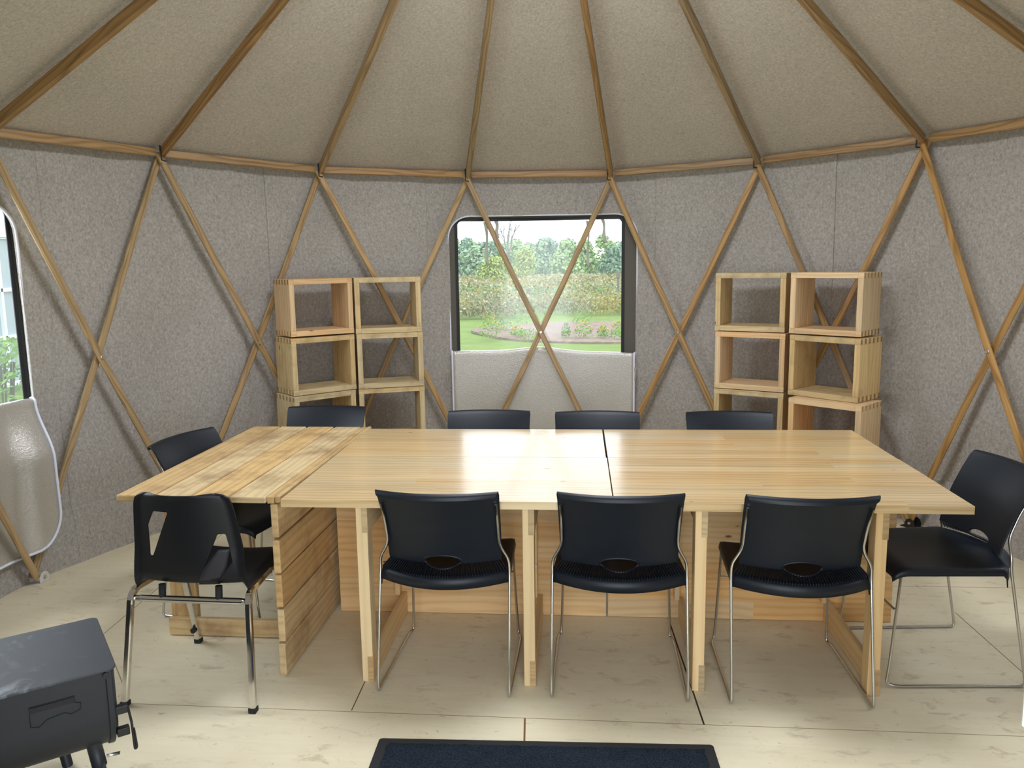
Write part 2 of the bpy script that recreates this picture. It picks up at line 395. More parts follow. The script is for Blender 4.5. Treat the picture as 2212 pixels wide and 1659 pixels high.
    def cyl(s, a, b, r, n=12, mi=0, r2=None):
        s.tube([a, b], r, n, mi, rfun=(lambda t: r+(r2-r)*t) if r2 is not None else None)
    def grid(s, fn, nu, nv, mi=0, bid=None, flip=False, smooth=True):
        o = len(s.v); bid = bid or (rnd.random(), rnd.random()); ou = rnd.uniform(0, 20)
        for j in range(nv+1):
            for i in range(nu+1): s.v.append(Vector(fn(i/nu, j/nv)))
        for j in range(nv):
            for i in range(nu):
                q = [o+j*(nu+1)+i, o+j*(nu+1)+i+1, o+(j+1)*(nu+1)+i+1, o+(j+1)*(nu+1)+i]
                uv = [(s.v[k].x+ou, s.v[k].z) for k in q]
                if flip: q.reverse(); uv.reverse()
                s.face(q, uv, mi, bid, smooth)
    def prism(s, poly, h0, h1, to3, mi=0):
        """poly: list of 2-D points; to3(p, h) gives the 3-D point"""
        n = len(poly); o = len(s.v); bid = (rnd.random(), rnd.random())
        for h in (h0, h1):
            for p in poly: s.v.append(Vector(to3(p, h)))
        s.face(list(range(o, o+n)), [p for p in poly], mi, bid); s.face(list(reversed(range(o+n, o+2*n))), [p for p in reversed(poly)], mi, bid)
        for k in range(n):
            k2 = (k+1) % n
            s.face([o+k2, o+k, o+n+k, o+n+k2], [(0, 0), (0.1, 0), (0.1, 0.1), (0, 0.1)], mi, bid)
    def mesh(s, name):
        me = bpy.data.meshes.new(name)
        me.from_pydata([tuple(v) for v in s.v], [], s.f)
        ug = me.uv_layers.new(name='grain'); ub = me.uv_layers.new(name='board')
        k = 0
        for fi, uv in enumerate(s.g):
            for c in range(len(s.f[fi])):
                ug.data[k].uv = uv[c]; ub.data[k].uv = s.b[fi]; k += 1
        for p, mi, sm in zip(me.polygons, s.m, s.smooth): p.material_index = mi; p.use_smooth = sm
        me.update(); return me
    def build(s, name, mats, parent=None, bevel=0, fix=False, sharp=None):
        me = s.mesh(name)
        for m in (mats if isinstance(mats, (list, tuple)) else [mats]): me.materials.append(m)
        if fix:
            bm = bmesh.new(); bm.from_mesh(me); bmesh.ops.recalc_face_normals(bm, faces=bm.faces); bm.to_mesh(me); bm.free()
        if sharp is not None:
            for p in me.polygons: p.use_smooth = True
            me.set_sharp_from_angle(angle=math.radians(sharp))
        o = bpy.data.objects.new(name, me); COL.objects.link(o)
        if parent: o.parent = parent
        if bevel:
            b = o.modifiers.new('bevel', 'BEVEL'); b.width = bevel; b.segments = 2; b.limit_method = 'ANGLE'
        return o

def apply_mods(o):
    dg = bpy.context.evaluated_depsgraph_get(); dg.update()
    me = bpy.data.meshes.new_from_object(o.evaluated_get(dg), preserve_all_data_layers=True, depsgraph=dg)
    o.modifiers.clear(); o.data = me
def cut(o, cutters, sharp=35, use_self=False):
    for c in cutters:
        m = o.modifiers.new('cut', 'BOOLEAN'); m.operation = 'DIFFERENCE'; m.solver = 'EXACT'; m.use_self = use_self; m.object = c
    bpy.context.view_layer.update(); apply_mods(o)
    for c in cutters: bpy.data.objects.remove(c, do_unlink=True)
    if sharp:
        for p in o.data.polygons: p.use_smooth = True
        o.data.set_sharp_from_angle(angle=math.radians(sharp))
def fillet(pts, rad, n=5):
    pts = [Vector(p) for p in pts]; out = [pts[0]]
    for i in range(1, len(pts)-1):
        a, b, c = pts[i-1], pts[i], pts[i+1]
        r = rad[i-1] if isinstance(rad, (list, tuple)) else rad
        d1 = min(r, (a-b).length*0.45); d2 = min(r, (c-b).length*0.45)
        p, q = b+(a-b).normalized()*d1, b+(c-b).normalized()*d2
        for k in range(n+1):
            t = k/n; out.append(p*(1-t)**2+b*2*t*(1-t)+q*t*t)
    out.append(pts[-1]); return out
def rrect(x0, z0, x1, z1, r, n=8, rb=None):
    P = []
    rb = r if rb is None else rb
    for cx, cz, a0, rr in ((x1-r, z1-r, 0, r), (x0+r, z1-r, 90, r), (x0+rb, z0+rb, 180, rb), (x1-rb, z0+rb, 270, rb)):
        for k in range(n+1):
            a = math.radians(a0+90*k/n); P.append((cx+rr*math.cos(a), cz+rr*math.sin(a)))
    return P

def dens(P, step=0.06):
    out = []
    for i, p in enumerate(P):
        q = P[(i+1) % len(P)]; n = max(1, int(math.hypot(q[0]-p[0], q[1]-p[1])/step))
        out += [(p[0]+(q[0]-p[0])*k/n, p[1]+(q[1]-p[1])*k/n) for k in range(n)]
    return out
def thing(name, label, cat, loc=(0, 0, 0), rz=0.0, group=None):
    o = bpy.data.objects.new(name, None); COL.objects.link(o); o.empty_display_size = 0.1
    o.location = loc; o.rotation_euler = (0, 0, rz); o['label'] = label; o['category'] = cat
    if group: o['group'] = group
    return o
def tag(o, label, cat, group=None, kind=None):
    o['label'] = label; o['category'] = cat
    if group: o['group'] = group
    if kind: o['kind'] = kind
    return o
def struct(o, label=None):
    o['kind'] = 'structure'
    if label: o['label'] = label
    return o
def dup(root, label, loc, rz):
    def cp(o, par):
        c = o.copy(); COL.objects.link(c)
        if par: c.parent = par
        for ch in [x for x in ALLK if x.parent == o]: cp(ch, c)
        return c
    ALLK = [o for o in COL.objects if o.parent]
    r = cp(root, None); r.location = loc; r.rotation_euler = (0, 0, rz); r['label'] = label
    return r

# ------------------------------------------------------------------ the setting
def wall_r(a):           # felt hangs a little flatter between the poles; a in degrees
    t = ((a-0.85-11.25) % 22.5)/22.5
    return 2.735-0.03*(math.sin(PI*t)**2)
def pol(a, r, z): a = math.radians(a); return Vector((r*math.sin(a), r*math.cos(a), z))

def felt_wall(name, a0, a1, seams, cutters):
    mb = MB()
    cols = []                               # (angle, radial step)
    off = 0.0; a = a0
    marks = sorted(seams)
    while a < a1-1e-6:
        cols.append((a, off)); na = min(a+2.25, a1)
        for s, st in marks:
            if a < s <= na:
                cols.append((s-0.04, off)); off = st; cols.append((s+0.04, off))
        a = na
    cols.append((a1, off))
    zs = [-0.02, 0.10, 0.20, 0.296, 0.304, 0.45, 0.7, 1.0, 1.3, 1.6, 1.9, 2.15, 2.31]
    nz = len(zs)
    def P(c, z, th):
        ang, o = c
        r = wall_r(ang)-o+th
        if z < 0.30: r -= 0.010
        r += 0.004*math.sin(ang*0.9+z*3.1)+0.003*math.sin(ang*2.3-z*5.0)
        r -= 0.02*max(0, 1-z/0.3)
        return pol(ang, r, z)
    o = 0; nc = len(cols)
    for th in (0.0, 0.012):
        for c in cols:
            for z in zs: mb.v.append(P(c, z, th))
    def q(i, j, lay): return lay*nc*nz+i*nz+j
    bid = (0.5, 0.5)
    for i in range(nc-1):
        for j in range(nz-1):
            mb.face([q(i, j, 0), q(i, j+1, 0), q(i+1, j+1, 0), q(i+1, j, 0)], [(0, 0)]*4, 0, bid, True)
            mb.face([q(i, j, 1), q(i+1, j, 1), q(i+1, j+1, 1), q(i, j+1, 1)], [(0, 0)]*4, 0, bid, True)
    for i in range(nc-1):
        mb.face([q(i, 0, 0), q(i+1, 0, 0), q(i+1, 0, 1), q(i, 0, 1)], [(0, 0)]*4, 0, bid)
        mb.face([q(i, nz-1, 0), q(i, nz-1, 1), q(i+1, nz-1, 1), q(i+1, nz-1, 0)], [(0, 0)]*4, 0, bid)
    for j in range(nz-1):
        mb.face([q(0, j, 0), q(0, j, 1), q(0, j+1, 1), q(0, j+1, 0)], [(0, 0)]*4, 0, bid)
        mb.face([q(nc-1, j, 0), q(nc-1, j+1, 0), q(nc-1, j+1, 1), q(nc-1, j, 1)], [(0, 0)]*4, 0, bid)
    ob = mb.build(name, MT['felt'], fix=True, sharp=28)
    if cutters: cut(ob, cutters, 28)
    struct(ob); return ob
def cutter(poly, rot):      # prism along the outward direction of the wall at angle rot (degrees clockwise from +y)
    mb = MB(); R = Matrix.Rotation(math.radians(-rot), 4, 'Z')
    mb.prism(poly, 2.3, 3.2, lambda p, h: R @ Vector((p[0], h, p[1])))
    return mb.build('cutter', MT['felt'], fix=True)
LIN = rrect(-0.655, 0.90, 0.712, 1.940, 0.16, rb=0.03)        # opening in the felt, window centre at 0.85 degrees
PANE = rrect(-0.612, 0.86, 0.627, 1.912, 0.035, rb=0.03)
LINL = rrect(-0.712, 0.90, 0.700, 1.940, 0.16, rb=0.03)
PANEL = rrect(-0.66, 0.86, 0.700, 1.912, 0.035, rb=0.03)
WROT = (0.85, -89.15, 90.85)
wb = felt_wall('wall_back', -45, 45, [(-40.6, 0.008), (-16.5, 0.0), (18.95, 0.007)], [cutter(LIN, WROT[0])])
wl = felt_wall('wall_left', -135, -45, [(-106, 0.006), (-71.2, 0.011), ], [cutter(LINL, WROT[1])])
wr = felt_wall('wall_right', 45, 135, [(48.5, 0.009), (73.5, 0.0), (107, 0.006)], [cutter(LIN, WROT[2])])
DOOR = [(-0.74, -0.3), (0.74, -0.3), (0.74, 2.05), (-0.74, 2.05)]
wf = felt_wall('wall_front', 135, 225, [], [cutter(DOOR, 180)])

def canvas_wall(parent, a0, a1, cutters):
    mb = MB(); n = int((a1-a0)/5)
    def fn(th): return lambda u, v: pol(a0+(a1-a0)*u, 2.762+th, -0.05+2.33*v)
    mb.grid(fn(0), n, 6, flip=False); mb.grid(fn(0.006), n, 6, flip=True)
    # close the rim so that the cut is clean
    nu, nv = n, 6; q = lambda i, j, l: l*(nu+1)*(nv+1)+j*(nu+1)+i
    for i in range(nu):
        mb.face([q(i, 0, 0), q(i, 0, 1), q(i+1, 0, 1), q(i+1, 0, 0)], [(0, 0)]*4, 0, (0, 0))
        mb.face([q(i, nv, 0), q(i+1, nv, 0), q(i+1, nv, 1), q(i, nv, 1)], [(0, 0)]*4, 0, (0, 0))
    for j in range(nv):
        mb.face([q(0, j, 0), q(0, j+1, 0), q(0, j+1, 1), q(0, j, 1)], [(0, 0)]*4, 0, (0, 0))
        mb.face([q(nu, j, 0), q(nu, j, 1), q(nu, j+1, 1), q(nu, j+1, 0)], [(0, 0)]*4, 0, (0, 0))
    o = mb.build('outer_canvas', MT['canvas'], parent, fix=True)
    if cutters: cut(o, cutters, 40)
    return o
canvas_wall(wb, -45, 45, [cutter(PANE, WROT[0])])
canvas_wall(wl, -135, -45, [cutter(PANEL, WROT[1])])
canvas_wall(wr, 45, 135, [cutter(PANE, WROT[2])])
canvas_wall(wf, 135, 225, [cutter(DOOR, 180)])

def on_wall(x, z, r):       # a point x metres along the chord at radius r
    a = math.degrees(math.asin(x/r)); return a
for i, rot in enumerate(WROT):
    w = bpy.data.objects.new('window_%d' % (i+1), None); COL.objects.link(w); struct(w)
    mb = MB()                                # clear vinyl pane
    def fp(u, v, rot=rot):
        x = -0.70+1.44*u; z = 0.82+1.14*v; a = math.degrees(math.asin(x/2.8)); return pol(a+rot, 2.772, z)
    mb.grid(fp, 20, 2); mb.build('window_pane', MT['vinyl'], w)
    mb = MB()                                # white edging on the felt opening
    P = [pol(rot+math.degrees(math.asin(x/2.70)), wall_r(rot+math.degrees(math.asin(x/2.70)))+0.002, z) for x, z in dens(LINL if i == 1 else LIN)]
    mb.tube(P, 0.0085 if i == 1 else 0.0055, 6, closed=True); mb.build('white_edging', MT['piping'], w)
    mb = MB()                                # dark tape round the clear sheet
    for pin, th in ((0.022, 0.0),):
        xa, xb = (-0.66, 0.700) if i == 1 else (-0.612, 0.627)
        outer = rrect(xa-0.012, 0.85, xb+0.012, 1.924, 0.045, rb=0.03); inner = rrect(xa+0.010, 0.875, xb-0.010, 1.903, 0.03, rb=0.03)
        outer = [q for a_, b_ in zip(outer, outer[1:]+outer[:1]) for q in [(a_[0]+(b_[0]-a_[0])*k/12, a_[1]+(b_[1]-a_[1])*k/12) for k in range(12)]]
        inner = [q for a_, b_ in zip(inner, inner[1:]+inner[:1]) for q in [(a_[0]+(b_[0]-a_[0])*k/12, a_[1]+(b_[1]-a_[1])*k/12) for k in range(12)]]
        n = len(outer); o = len(mb.v)
        for pl in (outer, inner):
            for x, z in pl: mb.v.append(pol(rot+math.degrees(math.asin(x/2.785)), 2.755, z))
        for pl in (outer, inner):
            for x, z in pl: mb.v.append(pol(rot+math.degrees(math.asin(x/2.785)), 2.760, z))
        for k in range(n):
            k2 = (k+1) % n
            mb.face([o+k, o+k2, o+n+k2, o+n+k], [(0, 0)]*4, 0, (0, 0)); mb.face([o+2*n+k, o+3*n+k, o+3*n+k2, o+2*n+k2], [(0, 0)]*4, 0, (0, 0))
            mb.face([o+k, o+2*n+k, o+2*n+k2, o+k2], [(0, 0)]*4, 0, (0, 0)); mb.face([o+n+k, o+n+k2, o+3*n+k2, o+3*n+k], [(0, 0)]*4, 0, (0, 0))
    mb.build('window_frame', MT['black_tape'], w, fix=True)

# floor: a round boarded platform
mb = MB(); poly = [(2.82*math.cos(2*PI*k/64), 2.82*math.sin(2*PI*k/64)) for k in range(64)]
mb.prism(poly, -0.12, 0.0, lambda p, h: (p[0], p[1], h))
fl = struct(mb.build('floor', MT['floor'], fix=True))

# roof felt in flat gores from the wall plate to the crown, the ceiling of the room
APEX = 3.735
NODE = {-1: (-77.9, 2.235), 0: (-55.5, 2.249), 1: (-32.74, 2.218), 2: (-10.08, 2.209), 3: (12.2, 2.20), 4: (34.31, 2.226), 5: (56.83, 2.246), 6: (79.4, 2.235)}
RN = 2.673
def node(k): a, z = NODE[k]; return pol(a, RN, z)
mb = MB(); angs = []
full = {k: NODE[k] for k in NODE}
for k in range(7, 15): full[k] = (0.85-10.4+(k-2)*22.5-1.3, 2.235)
ks = list(range(-1, 15))
rows = 8
def roofpt(k, t, bulge=0.0):
    if k == 15: a, z = full[-1][0]+360, full[-1][1]
    else: a, z = full[k]
    p = pol(a, 2.88, z-0.040); q = pol(a, 0.47, APEX+0.045-0.47*(APEX-2.225)/2.673+0.02)
    return p*(1-t)+q*t
for k in ks:
    def fr(u, v, k=k):
        a, b = roofpt(k, v), roofpt(k+1, v); p = a*(1-u)+b*u
        s = math.sin(PI*u)
        return p+Vector((0, 0, -0.012*s*(1-v)+0.006*math.sin(9*v+k*2)*s))
    mb.grid(fr, 8, 14)
ce = struct(mb.build('ceiling', MT['felt_roof']))
mb = MB(); mb.tube([pol(360*k/32, 0.50, 3.44) for k in range(32)], 0.035, 8, closed=True)
cr = mb.build('crown_ring', MT['ash_roof'], ce)

# ground outside
GZ = -0.45
mb = MB()
mb.grid(lambda u, v: (-90+200*u, -12+142*v, GZ+0.05*math.sin(u*40)*math.sin(v*30)), 40, 40)
gr = struct(mb.build('ground', MT['lawn']))

# ------------------------------------------------------------------ the tent frame
CROSS = {-1: (-2.412, 1.028, 1.119), 0: (-1.814, 1.891, 1.106), 1: (-0.956, 2.44, 1.143), 2: (0.05, 2.622, 1.088), 3: (1.032, 2.412, 1.093), 4: (1.882, 1.825, 1.119), 5: (2.428, 0.988, 1.095)}
FOOT = {-1: tuple(pol(-77.7, 2.668, 0.03)), 5: (2.226, 1.36, 0.03)}
for k in (0, 1, 2, 3, 4, 6): a, z = NODE[k]; FOOT[k] = tuple(pol(a, 2.655, 0.03))
NM = {-1: 'beside the left window', 0: 'left of the left crate stacks', 1: 'behind the left crate stacks', 2: 'crossing the back window', 3: 'just right of the back window', 4: 'behind the right crate stacks', 5: 'at the right edge beyond the side chair', -2: 'crossing the left window'}
def pole_curve(a, c, b):
    a, b, c = Vector(a), Vector(b), Vector(c)
    out = []
    for i in range(13):
        t = i/12
        # quadratic through a (t=0), c (t=.5), b (t=1)
        out.append(a*(2*(t-0.5)*(t-1))+c*(-4*t*(t-1))+b*(2*t*(t-0.5)))
    d = (out[0]-out[1]).normalized()
    return [out[0]+d*0.035]+out
NODE[-2] = (-100.4, 2.235); CROSS[-2] = tuple((node(-2)+node(-1))/2*1.0); CROSS[-2] = (CROSS[-2][0], CROSS[-2][1], 1.11)
for k in range(-2, 6):
    for way in ('right', 'left'):
        if k == -2 and way == 'left': continue
        top, ft = (k, k+1) if way == 'right' else (k+1, k)
        s = -0.0142 if way == 'right' else 0.0142
        c = Vector(CROSS[k]); rad = Vector((c.x, c.y, 0)).normalized()
        P = pole_curve(node(top)-Vector((0, 0, 0.015)), c, FOOT[ft])
        P = [p+rad*s for p in P]
        t = thing('lattice_pole', 'ash wall pole sloping down to the %s, %s' % (way, NM[k]), 'pole', P[-1], 0, 'lattice poles of the tent wall')
        t.location = (P[-1].x, P[-1].y, 0)
        base = Vector(t.location)
        mb = MB(); mb.beam([p-base for p in P], 0.040, 0.020, rad, cham=0.006)
        mb.build('pole', MT['ash'], t)
        if way == 'right':
            mb = MB(); mb.cyl(c+rad*(s-0.0125)-base, c+rad*(s-0.0185)-base, 0.011, 14, r2=0.008); mb.build('bolt', MT['zinc'], t)
# feet brackets seen at the two visible feet
for k, lab in ((-1, 'white metal foot bracket under the pole ends by the left window'), (5, 'dark foot bracket under the pole ends behind the side chair')):
    f = Vector(FOOT[k]); rad = Vector((f.x, f.y, 0)).normalized(); tn = Vector((rad.y, -rad.x, 0))
    t = thing('foot_bracket', lab, 'bracket', (f.x, f.y, 0))
    mb = MB()
    poly = [(-0.032, 0), (0.032, 0), (0.032, 0.03), (0.02, 0.052), (0, 0.06), (-0.02, 0.052), (-0.032, 0.03)]
    R = Matrix((( tn.x, rad.x, 0, 0), (tn.y, rad.y, 0, 0), (0, 0, 1, 0), (0, 0, 0, 1)))
    for h in (-0.034, 0.030): mb.prism(poly, h, h+0.003, lambda p, hh: R @ Vector((p[0]+0.03, hh, p[1])))
    mb.box((-0.03, -0.034, 0.0), (0.065, 0.033, 0.003), mx=R)
    mb.build('bracket_plate', MT['white_metal' if k < 0 else 'black_metal'], t, fix=True)
    mb = MB(); mb.cyl(R @ Vector((0.03, -0.034, 0.032)), R @ Vector((0.03, -0.042, 0.032)), 0.008, 8); mb.build('bolt', MT['zinc'], t)
RAFN = ['far left rafter, running into the top left corner', 'second rafter from the left, above the old plank table', 'third rafter from the left, above the left crate stacks', 'fourth rafter from the left, above the back window', 'fifth rafter from the left, above the back window', 'sixth rafter from the left, left of the right crate stacks', 'seventh rafter from the left, above the right crate stacks', 'far right rafter, cut by the top right corner']
for i, k in enumerate(range(-1, 7)):
    n = node(k); rad = Vector((n.x, n.y, 0)).normalized()
    a = n-rad*0.030+Vector((0, 0, 0.022)); b = rad*0.47+Vector((0, 0, APEX-0.47*(APEX-2.225-0.03)/2.673))
    d = (b-a).normalized(); up = Vector((0, 0, 1)); nn = (up-d*up.dot(d)).normalized()
    t = thing('rafter', 'ash roof pole: '+RAFN[i], 'rafter', a, 0, 'rafters of the tent roof')
    mb = MB(); mb.beam([Vector((0, 0, 0)), (b-a)*0.5, b-a], 0.032, 0.054, nn, cham=0.006); mb.build('beam', MT['ash_roof'], t)
    tn = Vector((rad.y, -rad.x, 0))
    mb = MB()
    mb.tube(fillet([tn*-0.021-rad*0.012+Vector((0, 0, 0.036)), tn*-0.021-rad*0.022+Vector((0, 0, -0.048)), tn*0.004-rad*0.024+Vector((0, 0, -0.053))], 0.006), 0.0042, 6)
    mb.build('hook', MT['black_metal'], t)
RINGN = ['at the far left edge', 'above the left wall', 'above the left crate stacks', 'above the back window', 'right of the one over the back window', 'above the right crate stacks', 'at the far right edge']
for i, k in enumerate(range(-1, 6)):
    a, b = node(k), node(k+1); d = (b-a).normalized(); rad = Vector((a.x+b.x, a.y+b.y, 0)).normalized()
    mb = MB(); p0, p1 = a+d*0.028+Vector((0, 0, 0.022))+rad*0.008, b-d*0.028+Vector((0, 0, 0.022))+rad*0.008
    mb.beam([p0, (p0+p1)/2, p1], 0.048, 0.026, rad, cham=0.006)
    tag(mb.build('ring_bar', MT['ash_roof']), 'horizontal ash bar between wall and roof '+RINGN[i], 'bar', 'ring bars under the tent roof')

# ------------------------------------------------------------------ window flaps, ties
def flap(name, label, rot, kind):
    t = thing(name, label, 'window flap', pol(rot, 2.66, 0), 0)
    base = Vector(t.location)
    x0, x1 = (-0.655, 0.705) if kind == 'back' else (-0.70, 0.690)
    W_ = x1-x0
    H = 0.93 if kind == 'back' else 0.77
    def top(x):
        if kind == 'back': return 0.937+0.032*math.exp(-((x-0.0)/0.20)**2)-0.012*(x/0.6)
        return 0.945
    def S(u, v):
        x = x0+W_*u; zt = top(x); f = 0.08; rf = 0.017
        s = 0.0; out = 0.0
        if v < f:
            ph = (v/f)*PI; out = -rf*math.cos(ph); z = zt-rf+rf*math.sin(ph)
        else:
            s = (v-f)/(1-f); out = rf; z = zt-rf-H*s
        zb = zt-rf-H; rc = 0.20
        if kind == 'left' and z < zb+rc:      # rounded lower corners
            q = max(0, 1-((zb+rc-z)/rc)**2); ins = rc*(1-math.sqrt(q)); x = (x0+ins)+(W_-2*ins)*u
        a = math.degrees(math.asin(x/2.72))
        r = wall_r(a+rot)-0.006-out+0.003*math.sin(x*9+s*5)
        if kind == 'left':
            q = max(0, min(1, (x-0.46)/0.15)); q = q*q*(3-2*q); w_ = min(1, s*2.6); w_ = w_*w_*(3-2*w_); r -= (0.032+0.062*q)*w_
        return pol(a+rot, r, z)-base
    mb = MB(); mb.grid(S, 40, 60)
    o = mb.build('foil_sheet', MT['foil'], t)
    m = o.modifiers.new('thick', 'SOLIDIFY'); m.thickness = 0.004; m.offset = 0
    mb = MB(); P = [S(0, v/60) for v in range(0, 61)]+[S(u/40, 1) for u in range(1, 40)]+[S(1, v/60) for v in reversed(range(0, 61))]
    mb.tube(P, 0.0085, 6)
    mb.build('white_binding', MT['piping'], t)
    return t
flap('window_flap', 'silver foil window flap folded down over the lower half of the back window', WROT[0], 'back')
flap('window_flap', 'silver foil window flap with white binding hanging below the left window', WROT[1], 'left')
STR = [(-0.357, 1.90, -0.338, 1.584, 'tie strap hanging outside the back window, first from the left'), (-0.28, 1.92, -0.258, 1.78, 'tie strap hanging outside the back window, second from the left'), (0.405, 1.90, 0.419, 1.556, 'tie strap hanging outside the back window, third from the left'), (0.515, 1.92, 0.548, 1.734, 'tie strap hanging outside the back window in its top right corner')]
for i, (xa, za, xb, zb, lab) in enumerate(STR):
    mb = MB(); w = (0.013, 0.016, 0.009, 0.013)[i]
    def fs(u, v, xa=xa, za=za, xb=xb, zb=zb, w=w):
        tw = 0.012*math.sin(v*5+1)*v
        return (xa+(xb-xa)*v+(u-0.5)*2*w*(1-0.35*math.sin(v*4)**2)+0.008*math.sin(v*6), 2.782+tw*(u-0.5)*2+0.010*math.sin(v*4), za+(zb-za)*v)
    mb.grid(fs, 2, 14); o = mb.build('tie_strap', MT['strap'])
    m = o.modifiers.new('thick', 'SOLIDIFY'); m.thickness = 0.0015
    tag(o, 'beige '+lab, 'strap', 'tie straps outside the back window')
for sx, lab in ((-0.645, 'left'), (0.735, 'right')):
    mb = MB(); a = math.degrees(math.asin(sx/2.64)); b = pol(a, 2.648, 0.78)
    mb.tube([b+Vector((0, -0.004, 0.03)), b+Vector((0.004*(1), -0.008, 0.0)), b+Vector((-0.002, -0.008, -0.05)), b+Vector((0.006, -0.006, -0.055)), b+Vector((0.008, -0.004, 0.0))], 0.0035, 6)
    mb.box(b+Vector((-0.006, -0.010, 0.02)), b+Vector((0.008, -0.002, 0.045)))
    tag(mb.build('zip_pull', MT['strap']), 'small white zip pull on the felt at the %s edge of the back window flap' % lab, 'zip pull')

# white cloth at the doorway, its lower corner showing at the right edge
mb = MB()
def fd(u, v):
    z = 1.02+0.98*v; xl = 0.553+0.004*v
    return (xl+0.10*u, -2.42-0.10*u+0.015*math.sin(u*9), z+0.012*(1-u)*(1-v))
mb.grid(fd, 6, 14); dfl = mb.build('door_curtain', MT['white_cloth'])
m = dfl.modifiers.new('thick', 'SOLIDIFY'); m.thickness = 0.004
tag(dfl, 'edge of a white cloth hanging in the doorway at the right edge of the picture', 'curtain')

# ------------------------------------------------------------------ furniture: tables
TA = -0.065
def staves(mb, x0, x1, y0, y1, z0, z1, n):
    ys = [y0+(y1-y0)*k/n for k in range(n+1)]
    for k in range(n):
        x = x0
        while x < x1-1e-4:
            nx = min(x1, x+rnd.uniform(0.45, 1.1))
            if x1-nx < 0.2: nx = x1
            mb.box((x, ys[k], z0), (nx, ys[k+1], z1), axis=0); x = nx
def gate(parent, x, yf, yb, name='gate_leg', m='pine_leg', zt=0.708):
    """swing-out support frame: front post, post at the panel, top and bottom rail; x is the frame's centre"""
    sgn = 1 if yb > yf else -1
    mb = MB(); w = 0.0215
    mb.box((x-w, min(yf, yf+sgn*0.068), 0.0), (x+w, max(yf, yf+sgn*0.068), zt), axis=2)
    g = mb.build(name, MT[m], parent, bevel=0.0025)
    def part(nm, lo, hi, ax, end=None):
        b = MB(); lo2 = [min(a, c) for a, c in zip(lo, hi)]; hi2 = [max(a, c) for a, c in zip(lo, hi)]
        b.box(lo2, hi2, axis=ax, end_mi=1); o = b.build(nm, [MT[m], MT['end_grain']], g, bevel=0.002); return o
    part('bottom_rail', (x+0.001, yf-sgn*0.003, 0.002), (x+0.0235, yb-sgn*0.002, 0.105), 1)
    part('top_rail', (x+0.001, yf-sgn*0.003, zt-0.105), (x+0.0235, yb-sgn*0.002, zt-0.002), 1)
    part('hinge_post', (x-0.022, yb-sgn*0.05, 0.106), (x+0.0005, yb-sgn*0.002, zt), 2)
    for z in (0.26, 0.55):
        b = MB(); b.cyl((x-0.010, yb-sgn*0.048, z), (x-0.010, yb-sgn*0.060, z), 0.010, 10)
        b.build('bolt', MT['zinc'], g)
    return g
def pine_table(x0, w, label, gates):
    R = Matrix.Rotation(TA, 4, 'Z'); loc = Vector((-0.985, -0.444, 0))+R.to_3x3() @ Vector((x0, 0, 0))
    t = thing('gateleg_table', label, 'table', loc, TA, 'pine tables pushed end to end')
    mb = MB(); staves(mb, 0, w, 0, 0.677, 0.711, 0.74, 9); mb.build('front_leaf', MT['pine'], t)
    mb = MB(); staves(mb, 0, w-0.004, 0.680, 1.285, 0.711, 0.74, 8); mb.build('rear_leaf', MT['pine'], t)
    mb = MB(); staves_v = 8
    for k in range(staves_v):
        z0, z1 = 0.002+0.706*k/staves_v, 0.002+0.706*(k+1)/staves_v
        x = 0.002
        while x < w-0.004:
            nx = min(w-0.002, x+rnd.uniform(0.5, 1.1))
            if w-nx < 0.25: nx = w-0.002
            mb.box((x, 0.662, z0), (nx, 0.690, z1), axis=0); x = nx
    mb.build('centre_panel', MT['pine_panel'], t)
    for gx in gates:
        gate(t, gx, 0.032, 0.660)
        gate(t, gx, 1.255, 0.692)
    return t
pine_table(0.0, 1.238, 'left one of the two long pine tables, beside the old plank table', (0.296, 0.926))
pine_table(1.243, 1.250, 'right one of the two long pine tables, next to the side chair', (0.316, 0.953))

# old plank table, one leaf out and one hanging
PA = -0.078
t = thing('plank_table', 'old plank table with gaps between its boards, left of the pine tables', 'table', (-1.047, -0.392, 0), PA)
mb = MB()
w = 0.598; xs = [-0.618, -0.462, -0.312, -0.160, -0.008]
for k in range(4):
    mb.box((xs[k]+0.0045, 0.0, 0.708), (xs[k+1]-0.0045, 1.315, 0.735))
mb.build('raised_leaf', MT['old_plank'], t, bevel=0.006)
mb = MB(); mb.box((-0.007, 0.0, 0.708), (0.020, 1.315, 0.735)); mb.box((0.025, 0.0, 0.712), (0.044, 1.315, 0.737))
mb.build('centre_strip', MT['old_plank'], t, bevel=0.003)
mb = MB(); h = 0.705/5
for k in range(5):
    z0 = 0.004+h*k; dx = rnd.uniform(-0.002, 0.002)
    mb.box((0.004+dx, -0.002+rnd.uniform(-0.004, 0.004), z0+0.004), (0.032+dx, 1.30, z0+h-0.004))
mb.build('hanging_leaf', MT['old_panel'], t, bevel=0.004)
mb = MB(); mb.box((-0.006, 0.05, 0.004), (0.002, 1.28, 0.70), axis=1); mb.build('centre_panel', MT['old_panel'], t)
for y, x1 in ((0.345, -0.502), (1.03, -0.535)):
    mb = MB(); mb.box((-0.622, y, 0.0), (x1, y+0.028, 0.706), axis=2); g = mb.build('gate_leg', MT['old_panel'], t, bevel=0.003)
    if y < 1: mb = MB(); mb.box((-0.624, y-0.028, 0.004), (-0.008, y-0.001, 0.082)); mb.build('bottom_rail', MT['old_panel'], g, bevel=0.003)
    mb = MB(); mb.box((-0.624, y-0.028, 0.62), (-0.008, y-0.001, 0.70)); mb.build('top_rail', MT['old_panel'], g, bevel=0.003)

